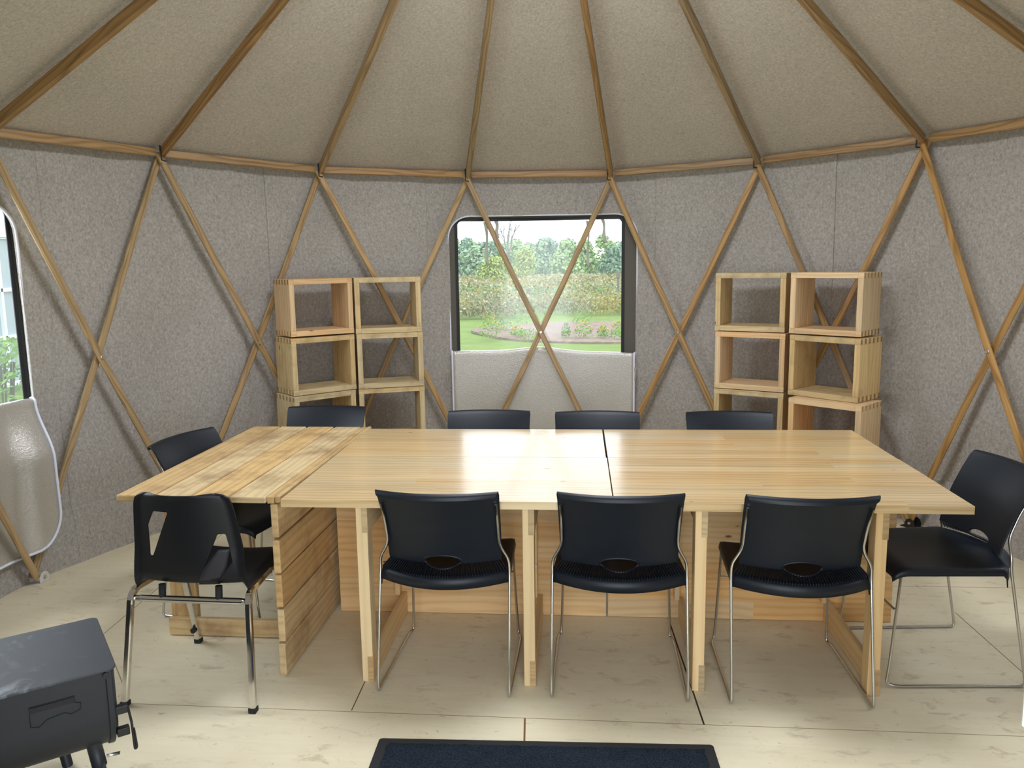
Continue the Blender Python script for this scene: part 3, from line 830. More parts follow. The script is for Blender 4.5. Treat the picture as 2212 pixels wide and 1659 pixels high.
# ------------------------------------------------------------------ furniture: stacking chairs
PROF = [(-0.154, 0.500), (-0.163, 0.545), (-0.180, 0.60), (-0.204, 0.66), (-0.232, 0.718), (-0.255, 0.760), (-0.270, 0.784), (-0.281, 0.797), (-0.292, 0.800), (-0.301, 0.794), (-0.305, 0.781)]
def lerp_prof(pr, v):
    x = v*(len(pr)-1); i = min(int(x), len(pr)-2); f = x-i
    return tuple(a+(b-a)*f for a, b in zip(pr[i], pr[i+1]))
def back_pt(u, v):          # u -1..1
    y, z = lerp_prof(PROF, v)
    hw = 0.215+0.010*min(1, v/0.6)
    if v > 0.60: hw -= 0.016*(1-math.sqrt(max(0, 1-((v-0.60)/0.40)**2)))
    bul = 0.048*(1-u*u)
    return Vector((u*hw, y-bul, z-0.006*(1-u*u)*(v < 0.3)))
def rim_pt(u): return Vector((u*0.243, -0.172-0.095*(1-u*u), 0.470))
def stack_chair(label, group):
    t = thing('stacking_chair', label, 'chair', (0, 0, 0), 0, group)
    # seat
    def seat(u, v):
        uu = (u-0.5)*2
        skirt = 0
        if abs(uu) > 0.94: skirt = (abs(uu)-0.94)/0.06; uu = math.copysign(0.94, uu)
        uu /= 0.94
        y_r = -0.165-0.095*(1-uu*uu); vs = 0
        vv = v
        if v > 0.95: vs = (v-0.95)/0.05; vv = 0.95
        vv /= 0.95
        front = max(0, 1-vv/0.16)
        y = 0.235*(1-vv)+y_r*vv
        z = 0.458+0.004*vv-0.018*(1-uu*uu)*math.sin(PI*min(1, vv*1.05))-0.034*front**2
        if front > 0: y += 0.012*front*(1-front)
        hw = 0.222+0.020*vv-0.012*front**2
        z -= 0.024*skirt*(1-0.3*front); z -= 0.044*vs
        x = uu*hw+math.copysign(0.004, uu)*skirt
        if vs: y -= 0.006*vs
        return (x, y, z)
    mb = MB(); mb.grid(seat, 36, 28)
    o = mb.build('seat', MT['plastic'], t)
    m = o.modifiers.new('thick', 'SOLIDIFY'); m.thickness = 0.0045; m.offset = -1
    # backrest with the oval hand hole
    mb = MB(); mb.grid(lambda u, v: back_pt(u*2-1, v), 36, 30)
    o = mb.build('backrest', MT['plastic'], t)
    m = o.modifiers.new('thick', 'SOLIDIFY'); m.thickness = 0.006; m.offset = 0
    bpy.context.view_layer.update(); apply_mods(o)
    OC, OA, OB = 0.506, 0.068, 0.0195
    mb = MB(); mb.prism([(OA*math.cos(2*PI*k/28), OC+OB*math.sin(2*PI*k/28)) for k in range(28)], -0.4, 0.0, lambda p, h: (p[0], h, p[1]))
    c = mb.build('cutter', MT['plastic'], fix=True); cut(o, [c], 40)
    # ribs
    mb = MB(); n = 48
    for k in range(n+1):
        u = -0.975+1.95*k/n; a = back_pt(u, 0.0); b = rim_pt(u)
        x = a.x
        if abs(x) < OA:
            zc = OC-OB*math.sqrt(1-(x/OA)**2)-0.004
            if zc < a.z:
                f = (a.z-zc)/(a.z-b.z); f = min(0.9, f); a = a*(1-f)+b*f
        d = (b-a).normalized()
        mb.beam([a-d*0.003, b+d*0.004], 0.0034, 0.008, Vector((0, -0.6, 0.8)), cham=0.0006)
    mb.build('vent_ribs', MT['plastic'], t)
    mb = MB(); P = []
    for k in range(36):
        ph = 2*PI*k/36; x = (OA+0.003)*math.cos(ph); z = OC+(OB+0.003)*math.sin(ph); u = x/0.215
        a = back_pt(u, 0.0)
        if z >= a.z: v = min(1, (z-a.z)/0.45); q = back_pt(u, v); y = q.y
        else: f = (a.z-z)/(a.z-0.470); y = (a*(1-f)+rim_pt(u)*f).y
        P.append((x, y-0.001, z))
    mb.tube(P, 0.0052, 6, closed=True); mb.build('hand_hole_rim', MT['plastic'], t)
    for s in (-1, 1):
        mb = MB()
        P = [(s*0.212, -0.264, 0.745), (s*0.211, -0.219, 0.66), (s*0.2105, -0.186, 0.568), (s*0.246, -0.180, 0.508), (s*0.248, -0.181, 0.46), (s*0.250, -0.268, 0.007), (s*0.246, 0.212, 0.007), (s*0.232, 0.246, 0.012), (s*0.228, 0.234, 0.10), (s*0.216, 0.205, 0.435)]
        mb.tube(fillet(P, [0.03, 0.03, 0.02, 0.02, 0.018, 0.02, 0.014, 0.02]), 0.0055, 10)
        mb.build('side_frame', MT['chrome'], t)
    mb = MB(); mb.tube([(-0.2215, 0.222, 0.30), (0.2215, 0.222, 0.30)], 0.0045, 8); mb.build('cross_bar', MT['chrome'], t)
    return t
G_F, G_R, G_S = 'black stacking chairs in front of the pine tables', 'black stacking chairs behind the tables', 'black stacking chairs at the table ends'
ch = stack_chair('black plastic stacking chair on chrome rods, left one of the three seen from behind', G_F)
def seat_at(o, cx, cy, rz): o.location = (cx, cy, 0); o.rotation_euler = (0, 0, math.radians(rz))
def from_rear(mx, my, rz):     # place by the middle of its rear feet
    a = math.radians(rz); return (mx-math.sin(a)*0.268, my+math.cos(a)*0.268)
x, y = from_rear(-0.385, -0.536, -5.4); seat_at(ch, x, y, -5.4)
def chair(label, x, y, rz, group):
    c = dup(ch, label, (x, y, 0), math.radians(rz)); c['group'] = group; return c
x, y = from_rear(0.270, -0.580, -4.6); chair('black plastic stacking chair on chrome rods, middle one of the three seen from behind', x, y, -4.6, G_F)
x, y = from_rear(0.923, -0.632, -3.9); chair('black plastic stacking chair on chrome rods, right one of the three seen from behind', x, y, -3.9, G_F)
chair('black plastic stacking chair standing sideways at the right end of the pine tables', 1.531, -0.250, 90.5, G_S)
chair('black plastic stacking chair at the left end, its back showing over the plank table edge', -1.435, 0.335, -106, G_S)
chair('black chair back behind the plank table, in front of the left crate stacks', -1.215, 0.88, 177, G_R)
chair('black chair back left of the middle, below the left half of the back window', -0.280, 0.69, 177, G_R)
chair('black chair back right of the middle, below the right half of the back window', 0.298, 0.625, 176, G_R)
chair('black chair back behind the pine tables, in front of the right crate stacks', 0.988, 0.575, 176, G_R)

# ------------------------------------------------------------------ one-piece shell chair with tape, front left
t = thing('shell_chair', 'black one-piece shell chair with cut-outs in its back, on square chrome legs', 'chair', (-1.288, -0.352, 0), math.radians(-5.5))
SP = [(0.235, 0.415, 0.185), (0.225, 0.438, 0.195), (0.17, 0.446, 0.205), (0.05, 0.440, 0.215), (-0.08, 0.436, 0.222), (-0.15, 0.440, 0.226), (-0.185, 0.455, 0.226), (-0.205, 0.485, 0.224), (-0.215, 0.54, 0.220), (-0.222, 0.61, 0.214), (-0.229, 0.68, 0.206), (-0.236, 0.74, 0.198), (-0.243, 0.785, 0.190), (-0.250, 0.802, 0.186)]
def shell(u, v):
    x = v*(len(SP)-1); i = min(int(x), len(SP)-2); f = x-i
    y, z, hw = (a+(b-a)*f for a, b in zip(SP[i], SP[i+1]))
    uu = u*2-1
    bv = max(0, min(1, (v-0.42)/0.25))
    if v > 0.86: hw -= 0.045*(1-math.sqrt(max(0, 1-((v-0.86)/0.14)**2)))
    fl = max(0, (abs(uu)-0.86)/0.14)
    px = uu*hw*(1-0.03*fl)
    y2 = y+bv*(0.055*uu**2-0.018*fl)*1.0
    z2 = z+(1-bv)*(0.014*uu*uu-0.030*fl**1.5)-bv*(1-bv)*0.05*fl
    y2 -= 0.02*bv*(1-bv)*fl
    return (px, y2, z2)
mb = MB(); mb.grid(shell, 40, 56)
o = mb.build('seat_shell', MT['plastic_b'], t)
m = o.modifiers.new('thick', 'SOLIDIFY'); m.thickness = 0.006; m.offset = 0
bpy.context.view_layer.update(); apply_mods(o)
def rpoly(pts, r):
    n = len(pts); out = []
    for i in range(n):
        a, b, c = Vector(pts[i-1]), Vector(pts[i]), Vector(pts[(i+1) % n])
        p, q = b+(a-b).normalized()*r, b+(c-b).normalized()*r
        for k in range(4):
            tt = k/3; out.append(tuple(p*(1-tt)**2+b*2*tt*(1-tt)+q*tt*tt))
    return out
H1 = [(-0.104, 0.738), (-0.040, 0.738), (-0.130, 0.560), (-0.145, 0.560), (-0.139, 0.680)]
H2 = [(0.126, 0.650), (0.154, 0.650), (0.170, 0.54), (0.120, 0.476), (0.050, 0.476)]
cs = []
for Hh in (H1, H2):
    mb = MB(); mb.prism(rpoly(Hh, 0.007), -0.36, -0.10, lambda p, h: (p[0], h, p[1])); cs.append(mb.build('cutter', MT['tape'], t, fix=True))
cut(o, cs, 45, True)
def back_y(x, z):
    for i in range(len(SP)-1):
        if i > 5 and SP[i][1] <= z <= SP[i+1][1]:
            f = (z-SP[i][1])/(SP[i+1][1]-SP[i][1]); y = SP[i][0]+(SP[i+1][0]-SP[i][0])*f; hw = SP[i][2]
            return y+0.055*(x/hw)**2
    return -0.19
mb = MB()
def tape(u, v):
    z = 0.592-0.146*v; x = 0.146-0.080*v+(u-0.5)*0.078*(0.5+0.5*min(1, v*2.0)); return (x, back_y(x, max(z, 0.46))-0.006-(0.0 if z > 0.46 else -0.012), z)
mb.grid(tape, 4, 12); tp = mb.build('tape_strip', MT['tape'], t); tp['label'] = 'dark tape stuck over the right cut-out'
mm = tp.modifiers.new('thick', 'SOLIDIFY'); mm.thickness = 0.0015
for s in (-1, 1):
    mb = MB()      # square tube: rear leg, bend, seat side, bend, front leg
    P = fillet([(s*0.248, -0.268, 0.016), (s*0.226, -0.205, 0.425), (s*(0.205 if s < 0 else 0.192), 0.11, 0.418), (s*(0.225 if s < 0 else 0.195), 0.238, 0.016)], [0.05, 0.05], 7)
    mb.beam(P, 0.0235, 0.0235, lambda i: Vector((1, 0.0, 0.0)), cham=0.004); mb.build('leg_frame', MT['bright_chrome'], t)
    for q in ((s*0.248, -0.268), (s*(0.225 if s < 0 else 0.195), 0.238)):
        mb = MB(); mb.box((q[0]-0.0145, q[1]-0.0145, 0), (q[0]+0.0145, q[1]+0.0145, 0.020)); mb.build('foot_cap', MT['rubber'], t, bevel=0.003)
for y, e in ((-0.200, 0.216), (0.10, 0.186)):
    mb = MB(); mb.tube([(-e, y, 0.393), (-e+0.024, y, 0.393), (e-0.024, y, 0.393), (e, y, 0.393)], 0.011, 10, rfun=lambda q: 0.013 if 0.1 < q < 0.9 else 0.010); mb.build('cross_bar', MT['bright_chrome'], t)
for s in (-1, 1):
    mb = MB(); mb.cyl((s*0.11, -0.197, 0.400), (s*0.11, -0.192, 0.448), 0.013, 10); mb.build('mount', MT['rubber'], t)
mb = MB(); mb.cyl((-0.221, 0.208, 0.075), (-0.221, 0.190, 0.075), 0.012, 10); mb.build('knob', MT['black_metal'], t)

# ------------------------------------------------------------------ crates
def crate_meshes(kind, hh=0.370, w=0.45, d=0.268):
    """open box with finger-jointed corners, front edge on y=0, centred on x, standing on z=0"""
    th = 0.034; nf = 11; fw = d/nf; out = {}
    def build(nm, mb): out[nm] = mb.mesh(nm)
    for nm, z0, z1 in (('bottom_panel', 0, th), ('top_panel', hh-th, hh)):
        mb = MB(); bid = (rnd.random(), rnd.random())
        mb.box((-w/2+th, 0, z0), (w/2-th, d, z1), axis=0, bid=bid)
        for s in (-1, 1):
            for k in range(0, nf, 2):
                x0, x1 = (w/2-th, w/2+0.0012) if s > 0 else (-w/2-0.0012, -w/2+th)
                mb.box((x0, k*fw, z0), (x1, (k+1)*fw, z1), axis=0, end_mi=1, bid=bid)
        build(nm, mb)
    for nm, s in (('left_panel', -1), ('right_panel', 1)):
        mb = MB(); bid = (rnd.random(), rnd.random()); x0, x1 = (w/2-th, w/2) if s > 0 else (-w/2, -w/2+th)
        nb = 3
        for q in range(nb):
            b2 = (min(1, max(0, bid[0]+rnd.uniform(-0.25, 0.25))), bid[1])
            mb.box((x0, d*q/nb, th), (x1, d*(q+1)/nb, hh-th), axis=2, bid=b2)
        for z0, z1 in ((0.0005, th), (hh-th, hh-0.0005)):
            for k in range(1, nf, 2): mb.box((x0, k*fw, z0), (x1, (k+1)*fw, z1), axis=2, bid=bid)
        build(nm, mb)
    for me in out.values(): me.materials.append(MT[kind]); me.materials.append(MT['crate_end'])
    return out
def crate(label, x, y, z, rot, kind, s=1.0, hh=0.370, group='open wooden crates'):
    t = thing('wooden_crate', label, 'crate', (x, y, z), math.radians(rot), group)
    for nm, me in crate_meshes(kind, hh*s, 0.452*s, 0.268*s).items():
        o = bpy.data.objects.new(nm, me); COL.objects.link(o); o.parent = t
        b = o.modifiers.new('bevel', 'BEVEL'); b.width = 0.0015; b.segments = 1; b.limit_method = 'ANGLE'
    return t
def toward(x, y, s): return (CAM.x+(x-CAM.x)*s, CAM.y+(y-CAM.y)*s)
CR = [  # fitted front centre, turn, pull towards the room, bottom z, height
 ('reddish', 'left', 'outer', 'top', -1.4294, 2.0802, 37.9, 0.963, 1.1515, 0.364, 'crate_a'),
 ('pale', 'left', 'outer', 'second', -1.4047, 1.9740, 39.0, 0.980, 0.7725, 0.369, 'crate_b'),
 ('pale', 'left', 'outer', 'third', -1.3975, 1.9353, 42.3, 0.983, 0.3990, 0.370, 'crate_b'),
 ('', 'left', 'outer', 'bottom', -1.3975, 1.9353, 42.3, 0.983, 0.0, 0.397, 'crate_b'),
 ('', 'left', 'inner', 'top', -1.0019, 2.1945, 16.5, 0.978, 1.1440, 0.371, 'crate_b'),
 ('', 'left', 'inner', 'second', -0.9950, 2.1746, 15.5, 0.980, 0.7720, 0.370, 'crate_b'),
 ('', 'left', 'inner', 'third', -0.9904, 2.1497, 15.5, 0.986, 0.3960, 0.373, 'crate_b'),
 ('', 'left', 'inner', 'bottom', -0.9904, 2.1497, 15.5, 0.986, 0.0, 0.394, 'crate_b'),
 ('', 'right', 'inner', 'top', 1.3929, 1.9272, -30.4, 0.988, 1.1390, 0.374, 'crate_b'),
 ('', 'right', 'inner', 'second', 1.3854, 1.8778, -32.0, 0.994, 0.7600, 0.374, 'crate_a'),
 ('', 'right', 'inner', 'third', 1.3760, 1.8427, -32.7, 1.0, 0.3785, 0.377, 'crate_b'),
 ('', 'right', 'inner', 'bottom', 1.3760, 1.8427, -32.7, 1.0, 0.0, 0.377, 'crate_b'),
 ('', 'right', 'outer', 'top', 1.7631, 1.6084, -44.3, 0.985, 1.1410, 0.374, 'crate_a'),
 ('', 'right', 'outer', 'second', 1.7307, 1.5129, -48.8, 0.998, 0.7575, 0.376, 'crate_b'),
 ('', 'right', 'outer', 'third', 1.7070, 1.4064, -46.6, 1.0, 0.3785, 0.377, 'crate_a'),
 ('', 'right', 'outer', 'bottom', 1.7070, 1.4064, -46.6, 1.0, 0.0, 0.377, 'crate_a')]
for tone, side, io, lev, x, y, rot, s, zb, hh, kind in CR:
    px, py = toward(x, y, s)
    lab = 'open wooden crate, %s in the %s stack %s the back window' % ({'top': 'topmost', 'second': 'second from top', 'third': 'third from top', 'bottom': 'lowest'}[lev], {'outer': 'farther', 'inner': 'nearer'}[io], side+' of')
    o = crate(lab, px, py, zb, rot, kind, s, hh/s, 'open crates stacked on the '+side)

# ------------------------------------------------------------------ stove, lower left
e1 = math.radians(35.0)
t = thing('wood_stove', 'black steel barrel stove with a flat top plate, cut by the lower left corner', 'stove', (-1.262, -1.174, 0), e1)
# local x runs back along the barrel (negative), y up the room; the near right top corner is the origin
LEN, WID, ZT = 0.95, 0.415, 0.46
mb = MB(); P = rrect(-LEN, 0, 0, WID, 0.022)
mb.prism(P, ZT-0.008, ZT, lambda p, h: (p[0], p[1], h)); mb.build('top_plate', MT['stove_top'], t, bevel=0.002, fix=True)
prof = []
cyc, r0 = WID/2, WID/2-0.012
zc = ZT-0.150
for k in range(25):
    a = math.radians(180+180*k/24); prof.append((cyc+r0*math.cos(a), zc+0.155*math.sin(a)))
prof += [(cyc+r0, ZT-0.008), (cyc-r0, ZT-0.008)]
mb = MB(); mb.prism(prof, -LEN+0.02, -0.022, lambda p, h: (h, p[0], p[1])); mb.build('barrel', MT['stove'], t, fix=True, sharp=25)
mb = MB(); big = [((p[0]-cyc)*1.03+cyc, (p[1]-zc)*1.03+zc if p[1] < zc else p[1]) for p in prof]
mb.prism(big, -0.030, -0.012, lambda p, h: (h, p[0], p[1])); mb.build('end_rim', MT['stove'], t, fix=True, sharp=25, bevel=0.003)
mb = MB(); small = [((p[0]-cyc)*0.9+cyc, (p[1]-zc)*0.9+zc) for p in prof]
mb.prism(small, -0.012, -0.004, lambda p, h: (h, p[0], p[1])); dr = mb.build('door', MT['stove'], t, fix=True, sharp=25)
for z in (ZT-0.145, ZT-0.215):
    mb = MB(); mb.box((-0.012, 0.012, z-0.012), (0.022, 0.035, z+0.012)); mb.build('latch', MT['black_metal'], dr, bevel=0.002)
mb = MB(); mb.tube(fillet([(0.022, 0.018, ZT-0.14), (0.028, 0.012, ZT-0.19), (0.030, 0.006, ZT-0.275), (0.036, 0.006, ZT-0.270), (0.032, 0.010, ZT-0.21)], 0.008), 0.004, 6); mb.build('latch_rod', MT['black_metal'], dr)
mb = MB(); mb.tube([(-0.028, 0.022, ZT-0.022), (-0.028, 0.004, ZT-0.022)], 0.010, 12); mb.build('pin', MT['black_metal'], t)
# stamped mark on the flank: an outlined low step shape with a solid bar
def flank(x, z):
    if z >= zc: return 0.012
    return cyc-r0*math.sqrt(max(0, 1-((z-zc)/0.155)**2))
mb = MB()
def fp(x, z, o=-0.0008): return Vector((x, flank(x, z)+o, z))
Q = [(-0.225, -0.060), (-0.225, -0.118), (-0.205, -0.124), (-0.185, -0.108), (-0.140, -0.102), (-0.125, -0.112), (-0.100, -0.104), (-0.098, -0.085), (-0.112, -0.080), (-0.112, -0.060)]
mb.tube([fp(x, ZT+z) for x, z in Q], 0.0016, 5, closed=True)
mb.box((-0.222, 0.0095, ZT-0.078), (-0.114, 0.0125, ZT-0.062))
mb.build('stamped_mark', MT['emboss'], t)
for lx, ly, dx, dy in ((-0.075, 0.085, 0.03, -0.03), (-0.16, 0.33, 0.03, 0.03), (-0.80, 0.075, -0.03, -0.03), (-0.80, 0.33, -0.03, 0.03)):
    mb = MB(); mb.cyl((lx+dx, ly+dy, 0.0), (lx, ly, 0.235), 0.016, 12)
    mb.cyl((lx+dx*0.45, ly+dy*0.45, 0.13), (lx, ly, 0.235), 0.021, 12)
    lg = mb.build('leg', MT['stove'], t)
    mb = MB(); mb.cyl((lx+dx*0.5+0.02, ly+dy*0.5, 0.155), (lx+dx*0.5+0.055, ly+dy*0.5-0.01, 0.158), 0.005, 8); mb.build('thumb_screw', MT['zinc'], lg)

# ------------------------------------------------------------------ door mat
t = thing('door_mat', 'dark navy mat with black rubber border at the bottom edge of the picture', 'mat', (-0.012, -0.837, 0), math.radians(-2.3))
mb = MB(); P = rrect(-0.563, -0.80, 0.563, 0.0, 0.012)
mb.prism(P, 0.0, 0.004, lambda p, h: (p[0], p[1], h)); mb.build('rubber_border', MT['rubber'], t, fix=True)
mb = MB()
def pile(u, v): return (-0.532+1.064*u, -0.77+0.745*v, 0.0075+0.0012*math.sin(u*97+v*31)*math.sin(v*83-u*13)-(0.004 if min(u, v, 1-u, 1-v) < 0.005 else 0))
mb.grid(pile, 90, 60); mb.build('pile', MT['mat_pile'], t)

# ------------------------------------------------------------------ outdoors
def gz(y): return GZ
def blades(mb, x, y, h, n, w, mi, spread):
    z = gz(y); bid = (rnd.random(), rnd.random())
    for _ in range(n):
        a = rnd.uniform(0, 2*PI); dx, dy = math.cos(a), math.sin(a); q = rnd.uniform(0, spread)
        bx, by = x+dx*q*0.6, y+dy*q*0.6; hh = h*rnd.uniform(0.55, 1.05); lean = rnd.uniform(0.05, 0.35)*hh
        b = rnd.uniform(0, PI); sx, sy = math.cos(b)*w/2, math.sin(b)*w/2
        o = len(mb.v)
        mb.v += [Vector((bx-sx, by-sy, z-0.02)), Vector((bx+sx, by+sy, z-0.02)), Vector((bx+dx*lean*.4+sx*.9, by+dy*lean*.4+sy*.9, z+hh*.6)), Vector((bx+dx*lean*.4-sx*.9, by+dy*lean*.4-sy*.9, z+hh*.6)), Vector((bx+dx*lean, by+dy*lean, z+hh))]
        mb.face([o, o+1, o+2, o+3], [(0, 0)]*4, mi, bid); mb.face([o+3, o+2, o+4], [(0, 0)]*3, mi, bid)
MM = ['mead_tan', 'mead_olive', 'mead_yellow', 'mead_green', 'mead_brown', 'mead_white']
def vn(x, y): return math.sin(x*0.31+1.3)*math.sin(y*0.17+0.4)+0.6*math.sin(x*0.83+y*0.4)+0.4*math.sin(x*0.13-y*0.09+2)
mb = MB()
def tuft(mb, x, y, h, mi, w, q):
    bid = (0.5, 0.5)
    for _ in range(7):
        z = GZ+h*(0.1+0.9*rnd.random()**0.8); p = Vector((x+rnd.uniform(-w, w), y+rnd.uniform(-w, w), z))
        n = Vector((rnd.gauss(0, 1), rnd.gauss(-0.4, 1), rnd.gauss(0.5, 0.7))).normalized(); u = n.orthogonal().normalized(); v = n.cross(u)
        a = rnd.uniform(0, PI); u, v = u*math.cos(a)+v*math.sin(a), v*math.cos(a)-u*math.sin(a); e = q*rnd.uniform(0.6, 1.3)
        o = len(mb.v); mb.v += [p-u*e, p+v*e*0.45, p+u*e, p-v*e*0.45]; mb.face([o, o+1, o+2, o+3], [(0, 0)]*4, mi, bid)
for i in range(13000):
    t_ = rnd.random(); y = 26.0+65*t_**1.5
    x = (rnd.uniform(-0.36, 0.36))*(y+3.4)-0.02*y
    edge = 26.2+0.7*math.sin(x*0.9)+0.4*math.sin(x*2.3)
    if y < edge or math.hypot(x+3.0, y-72) < 2.9 or math.hypot(x+0.35, y-76.5) < 2.9 or math.hypot(x+2, y-88) < 1.2 or math.hypot(x-0.07, y-37.8) < 0.6 or math.hypot(x-4.6, y-37.8) < 0.6: continue
    v = vn(x, y)+rnd.uniform(-0.5, 0.5); r = rnd.random()
    if y < 33: mi = 1 if v > 0.5 else (2 if v > -0.5 else 4); mi = 5 if r < 0.10 else (3 if r < 0.22 else mi); h = rnd.uniform(0.4, 0.8)
    elif y < 50: mi = 2 if v > 0.7 else (1 if v > 0.2 else (3 if v > -0.4 else 0)); mi = 5 if r < 0.10 else mi; h = rnd.uniform(0.35, 0.65)
    else: mi = 0 if v > -0.2 else (1 if v > -0.7 else 2); mi = 5 if r < 0.12 else mi; h = rnd.uniform(0.3, 0.6)
    sc_ = 1+max(0, (y-30))/22
    tuft(mb, x, y, h, mi, 0.16*sc_, 0.075*sc_**0.8)
me = mb.build('meadow', [MT[k] for k in MM])
tag(me, 'tall wild meadow of grasses and weeds beyond the lawn', 'meadow', None, 'stuff')
# the planted bed
mb = MB(); P = []
for k in range(40):
    a = 2*PI*k/40; P.append((2.7+4.3*math.cos(a)*(1+0.05*math.sin(5*a)), 20.0+3.4*math.sin(a)*(1+0.08*math.sin(3*a+1))))
mb.prism(P, GZ+0.0, GZ+0.06, lambda p, h: (p[0], p[1], h)); tag(mb.build('mulch_bed', MT['mulch'], fix=True), 'wood mulch bed in the lawn outside the back window', 'flower bed')
def plant(name, label, cat, x, y, h, r, leaf, flower=None, nl=160, nf=26, group=None):
    t = thing(name, label, cat, (x, y, GZ+0.06), 0, group)
    mb = MB(); 
    def leafq(mb, c, s, mi=0):
        n = Vector((rnd.gauss(0, 1), rnd.gauss(0, 1), rnd.gauss(0.4, 1))).normalized(); u = n.orthogonal().normalized(); w = n.cross(u)
        o = len(mb.v); mb.v += [c-u*s, c+w*s*0.5, c+u*s, c-w*s*0.5]; mb.face([o, o+1, o+2, o+3], [(0, 0)]*4, mi, (0, 0))
    for _ in range(nl):
        a = rnd.uniform(0, 2*PI); q = r*math.sqrt(rnd.random()); z = h*rnd.random()**0.8*(1-0.5*(q/r)**2)
        leafq(mb, Vector((math.cos(a)*q, math.sin(a)*q, max(0.05, z))), 0.034)
    mb.build('foliage', leaf, t)
    if flower:
        mb = MB()
        for _ in range(nf):
            a = rnd.uniform(0, 2*PI); q = r*math.sqrt(rnd.random()); z = h*(0.75+0.3*rnd.random())*(1-0.35*(q/r)**2)
            for _k in range(3): leafq(mb, Vector((math.cos(a)*q, math.sin(a)*q, z)), 0.026)
        mb.build('flowers', flower, t)
    return t
PL = [(-1.0, 17.7, 0.50, 0.34, 'petal', 'big yellow-flowered clump at the left end of the mulch bed'), (-0.73, 20.3, 0.36, 0.26, 'lavender', 'pale grey-flowered clump beside the big yellow one in the bed'),
      (-0.3, 18.1, 0.34, 0.22, 'petal', 'small yellow clump left of the crossing poles in the bed'), (0.02, 17.2, 0.30, 0.34, None, 'low green clump at the foot of the crossing poles in the bed'),
      (0.97, 17.6, 0.40, 0.12, 'lavender', 'slim pale plant right of the crossing poles in the bed'), (1.42, 17.6, 0.42, 0.25, 'petal', 'broad yellow clump in the right half of the mulch bed'),
      (1.92, 17.5, 0.34, 0.15, 'petal', 'small yellow clump near the right end of the bed'), (2.28, 17.1, 0.32, 0.26, None, 'dark green clump at the right end of the mulch bed'),
      (2.5, 18.6, 0.36, 0.24, 'petal', 'yellow clump at the far right edge of the back window'), (-1.15, 20.8, 0.55, 0.2, 'petal', 'tall yellow-green plant at the back left of the bed'), (-0.2, 22.3, 0.34, 0.3, None, 'green clump at the back of the bed, left of the pole'), (1.72, 22.3, 0.36, 0.32, None, 'green clump at the back of the bed, right of the pole')]
for x, y, h, r, fl_, lab in PL:
    plant('garden_plant', lab, 'plant', x, y, h, r, MT['leaf_near'], MT[fl_] if fl_ else None, group='clumps in the mulch bed')

def tree(name, label, x, y, h, wd, leaf, n=900, ls=0.42, low=0.08, seedv=0, trunk=True, group=None, lobes=9):
    r = random.Random(seedv); t = thing(name, label, 'tree', (x, y, gz(y)), 0, group)
    mb = MB(); LB = []
    for k in range(lobes):
        a = r.uniform(0, 2*PI); q = r.uniform(0.0, 0.55)*wd/2; zz = h*(low+(0.92-low)*((k+0.6)/lobes)); rr = (0.30*wd)*(1.15-0.6*zz/h)*r.uniform(0.8, 1.15)
        LB.append((Vector((math.cos(a)*q, math.sin(a)*q, min(zz, h-rr*0.75))), rr))
    for _ in range(n):
        c, rr = r.choice(LB); d = Vector((r.gauss(0, 1), r.gauss(0, 1), r.gauss(0, 1))).normalized()
        p = c+Vector((d.x*rr, d.y*rr, d.z*rr*0.85))*r.uniform(0.72, 1.05)
        if p.z < 0.1: p.z = r.uniform(0.1, 0.8)
        nrm = (d+Vector((r.gauss(0, .5), r.gauss(0, .5), r.gauss(0.1, .5)))).normalized(); u = nrm.orthogonal().normalized(); w = nrm.cross(u); s = ls*r.uniform(0.6, 1.2)
        a = r.uniform(0, PI); u, w = u*math.cos(a)+w*math.sin(a), w*math.cos(a)-u*math.sin(a)
        o = len(mb.v); mb.v += [p-u*s, p+w*s*0.7, p+u*s, p-w*s*0.7]; mb.face([o, o+1, o+2, o+3], [(0, 0)]*4, 0, (0, 0))
    mb.build('crown', leaf, t)
    if trunk:
        mb = MB(); mb.tube([(0, 0, -0.3), (0.1, 0, h*0.35), (0.0, 0.1, h*0.7)], 0.2, 8, rfun=lambda q: 0.035*wd*(1-0.7*q)); mb.build('trunk', MT['bark'], t)
    return t
rt = random.Random(11); i = 0
for row, (yr, hm, off) in enumerate(((95, 3.9, 0.0), (103, 4.6, 2.7), (111, 4.9, 1.0), (119, 5.2, 3.9))):
    for k in range(10):
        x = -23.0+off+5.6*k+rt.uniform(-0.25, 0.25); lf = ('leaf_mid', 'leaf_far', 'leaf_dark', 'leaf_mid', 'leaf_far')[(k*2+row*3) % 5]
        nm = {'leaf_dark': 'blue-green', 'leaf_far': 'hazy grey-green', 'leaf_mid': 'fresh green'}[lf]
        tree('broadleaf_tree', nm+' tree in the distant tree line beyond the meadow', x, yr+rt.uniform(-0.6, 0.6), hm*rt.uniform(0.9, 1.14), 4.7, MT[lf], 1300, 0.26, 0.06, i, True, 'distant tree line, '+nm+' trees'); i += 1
tree('willow_tree', 'yellow-green willow standing in the meadow, left half of the back window', -3.0, 72, 2.5, 3.4, MT['leaf_yellow'], 2400, 0.13, 0.06, 91, True, None, 14)
tree('willow_tree', 'taller yellow-green willow right behind the first one in the meadow', -0.35, 76.5, 3.3, 3.1, MT['leaf_yellow'], 2400, 0.13, 0.06, 92, True, None, 14)
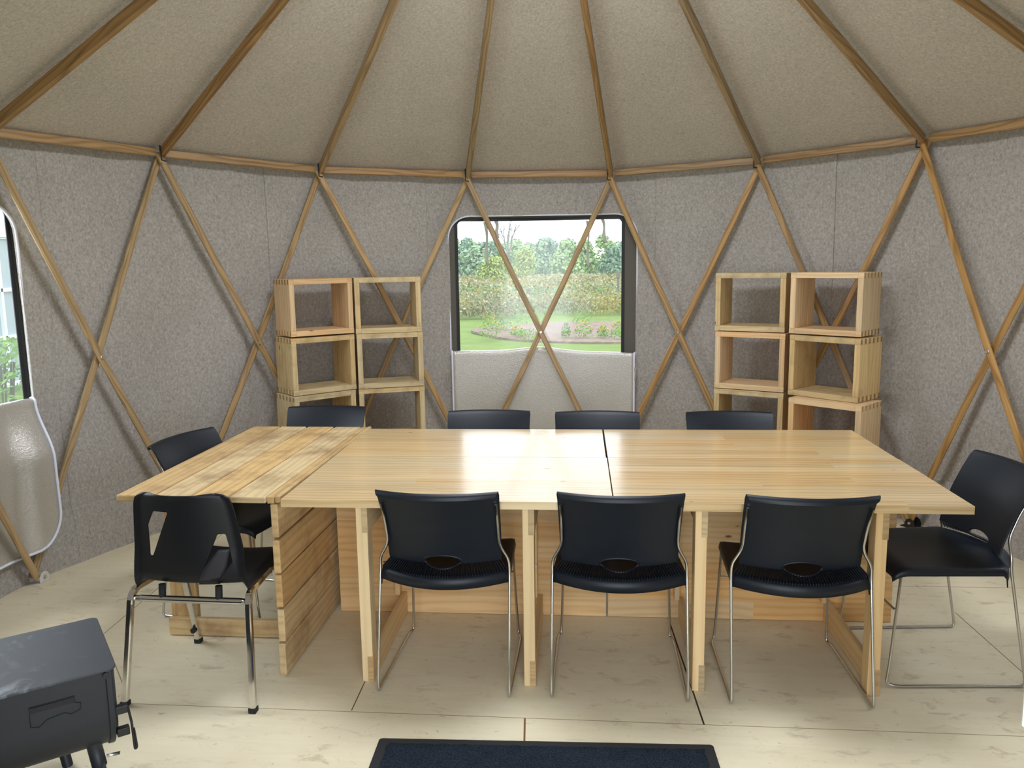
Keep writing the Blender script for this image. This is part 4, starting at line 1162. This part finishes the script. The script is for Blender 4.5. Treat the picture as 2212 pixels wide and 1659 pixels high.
# bare tree
t = thing('bare_tree', 'bare dead tree rising above the tree line, upper left of the back window', 'tree', (-2.0, 88, gz(88)))
mb = MB(); r = random.Random(5)
def branch(p, d, l, rad, depth):
    q = p+d*l; mb.tube([p, (p+q)/2+Vector((r.gauss(0, .04), 0, 0))*l, q], rad, 5, rfun=lambda k: rad*(1-0.45*k))
    if depth:
        for _ in range(3 if depth > 1 else 3):
            nd = (d+Vector((r.gauss(0, 0.38), r.gauss(0, 0.3), r.uniform(0.0, 0.35)))).normalized(); branch(p+d*l*r.uniform(0.5, 1.0), nd, l*r.uniform(0.5, 0.72), rad*0.55, depth-1)
branch(Vector((0, 0, -0.2)), Vector((0.03, 0, 1)).normalized(), 3.6, 0.14, 0)
for sx in (-0.5, 0.0, 0.6): branch(Vector((sx*0.2, 0, 3.0)), Vector((sx*0.35, 0, 1)).normalized(), 1.9, 0.10, 3)
mb.build('branches', MT['bark'], t)
for x, y, h, lab in ((0.07, 37.8, 0.62, 'short wooden post in the meadow left of the pole crossing'), (4.6, 37.8, 1.42, 'bird box post in the meadow at the right edge of the back window')):
    t = thing('meadow_post', lab, 'post', (x, y, gz(y)))
    mb = MB(); mb.box((-0.05, -0.05, -0.1), (0.05, 0.05, h)); mb.build('post', MT['bark'], t)
    mb = MB(); mb.box((-0.10, -0.08, h-0.30), (0.10, 0.08, h+0.03)); mb.build('box', MT['bark'], t)

# outside the left window: greenhouse, shrub
t = thing('greenhouse', 'pale film-covered greenhouse seen through the left window', 'greenhouse', (-12.1, 6.5, GZ))
mb = MB()
mb.box((-5.0, 0.0, 0.0), (3.2, 9.0, 2.6)); mb.build('film_wall', MT['gh_film'], t)
mb = MB(); mb.prism([(-5.1, 2.58), (3.3, 2.58), (-0.9, 4.4)], 0.0, 9.0, lambda p, h: (p[0], h, p[1])); mb.build('film_roof', MT['gh_film'], t, fix=True)
mb = MB()
for z in (0.1, 0.9, 1.7, 2.58): mb.box((-5.0, -0.06, z-0.03), (3.24, 0.0, z+0.03)); mb.box((3.2, 0, z-0.03), (3.26, 9, z+0.03))
for q in range(8): mb.box((-5.0+q*1.17, -0.06, 0), (-4.94+q*1.17, 0.0, 2.58))
for q in range(8): mb.box((3.2, q*1.2, 0), (3.26, q*1.2+0.06, 2.58))
mb.build('frame_bars', MT['gh_frame'], t)
for x, y, h, wd, lab in ((-4.6, 3.42, 1.48, 0.75, 'young bright green shrub outside the left window'),):
    r = random.Random(3); t = thing('garden_shrub', lab, 'shrub', (x, y, GZ))
    mb = MB()
    for _ in range(900):
        z = h*(0.1+0.9*r.random()); q = wd*0.5*math.sqrt(r.random())*(1.1-0.6*z/h); a = r.uniform(0, 2*PI); p = Vector((q*math.cos(a), q*math.sin(a), z))
        n = Vector((r.gauss(0, 1), r.gauss(0, 1), r.gauss(.5, 1))).normalized(); u = n.orthogonal().normalized(); w = n.cross(u); s = r.uniform(0.02, 0.045)
        o = len(mb.v); mb.v += [p-u*s, p+w*s*.6, p+u*s, p-w*s*.6]; mb.face([o, o+1, o+2, o+3], [(0, 0)]*4, 0, (0, 0))
    mb.build('foliage', MT['leaf_near'], t)
    mb = MB()
    for q in range(5): mb.tube([(0, 0, 0), (r.uniform(-.15, .15), r.uniform(-.15, .15), h*0.85)], 0.01, 5)
    mb.build('stems', MT['bark'], t)
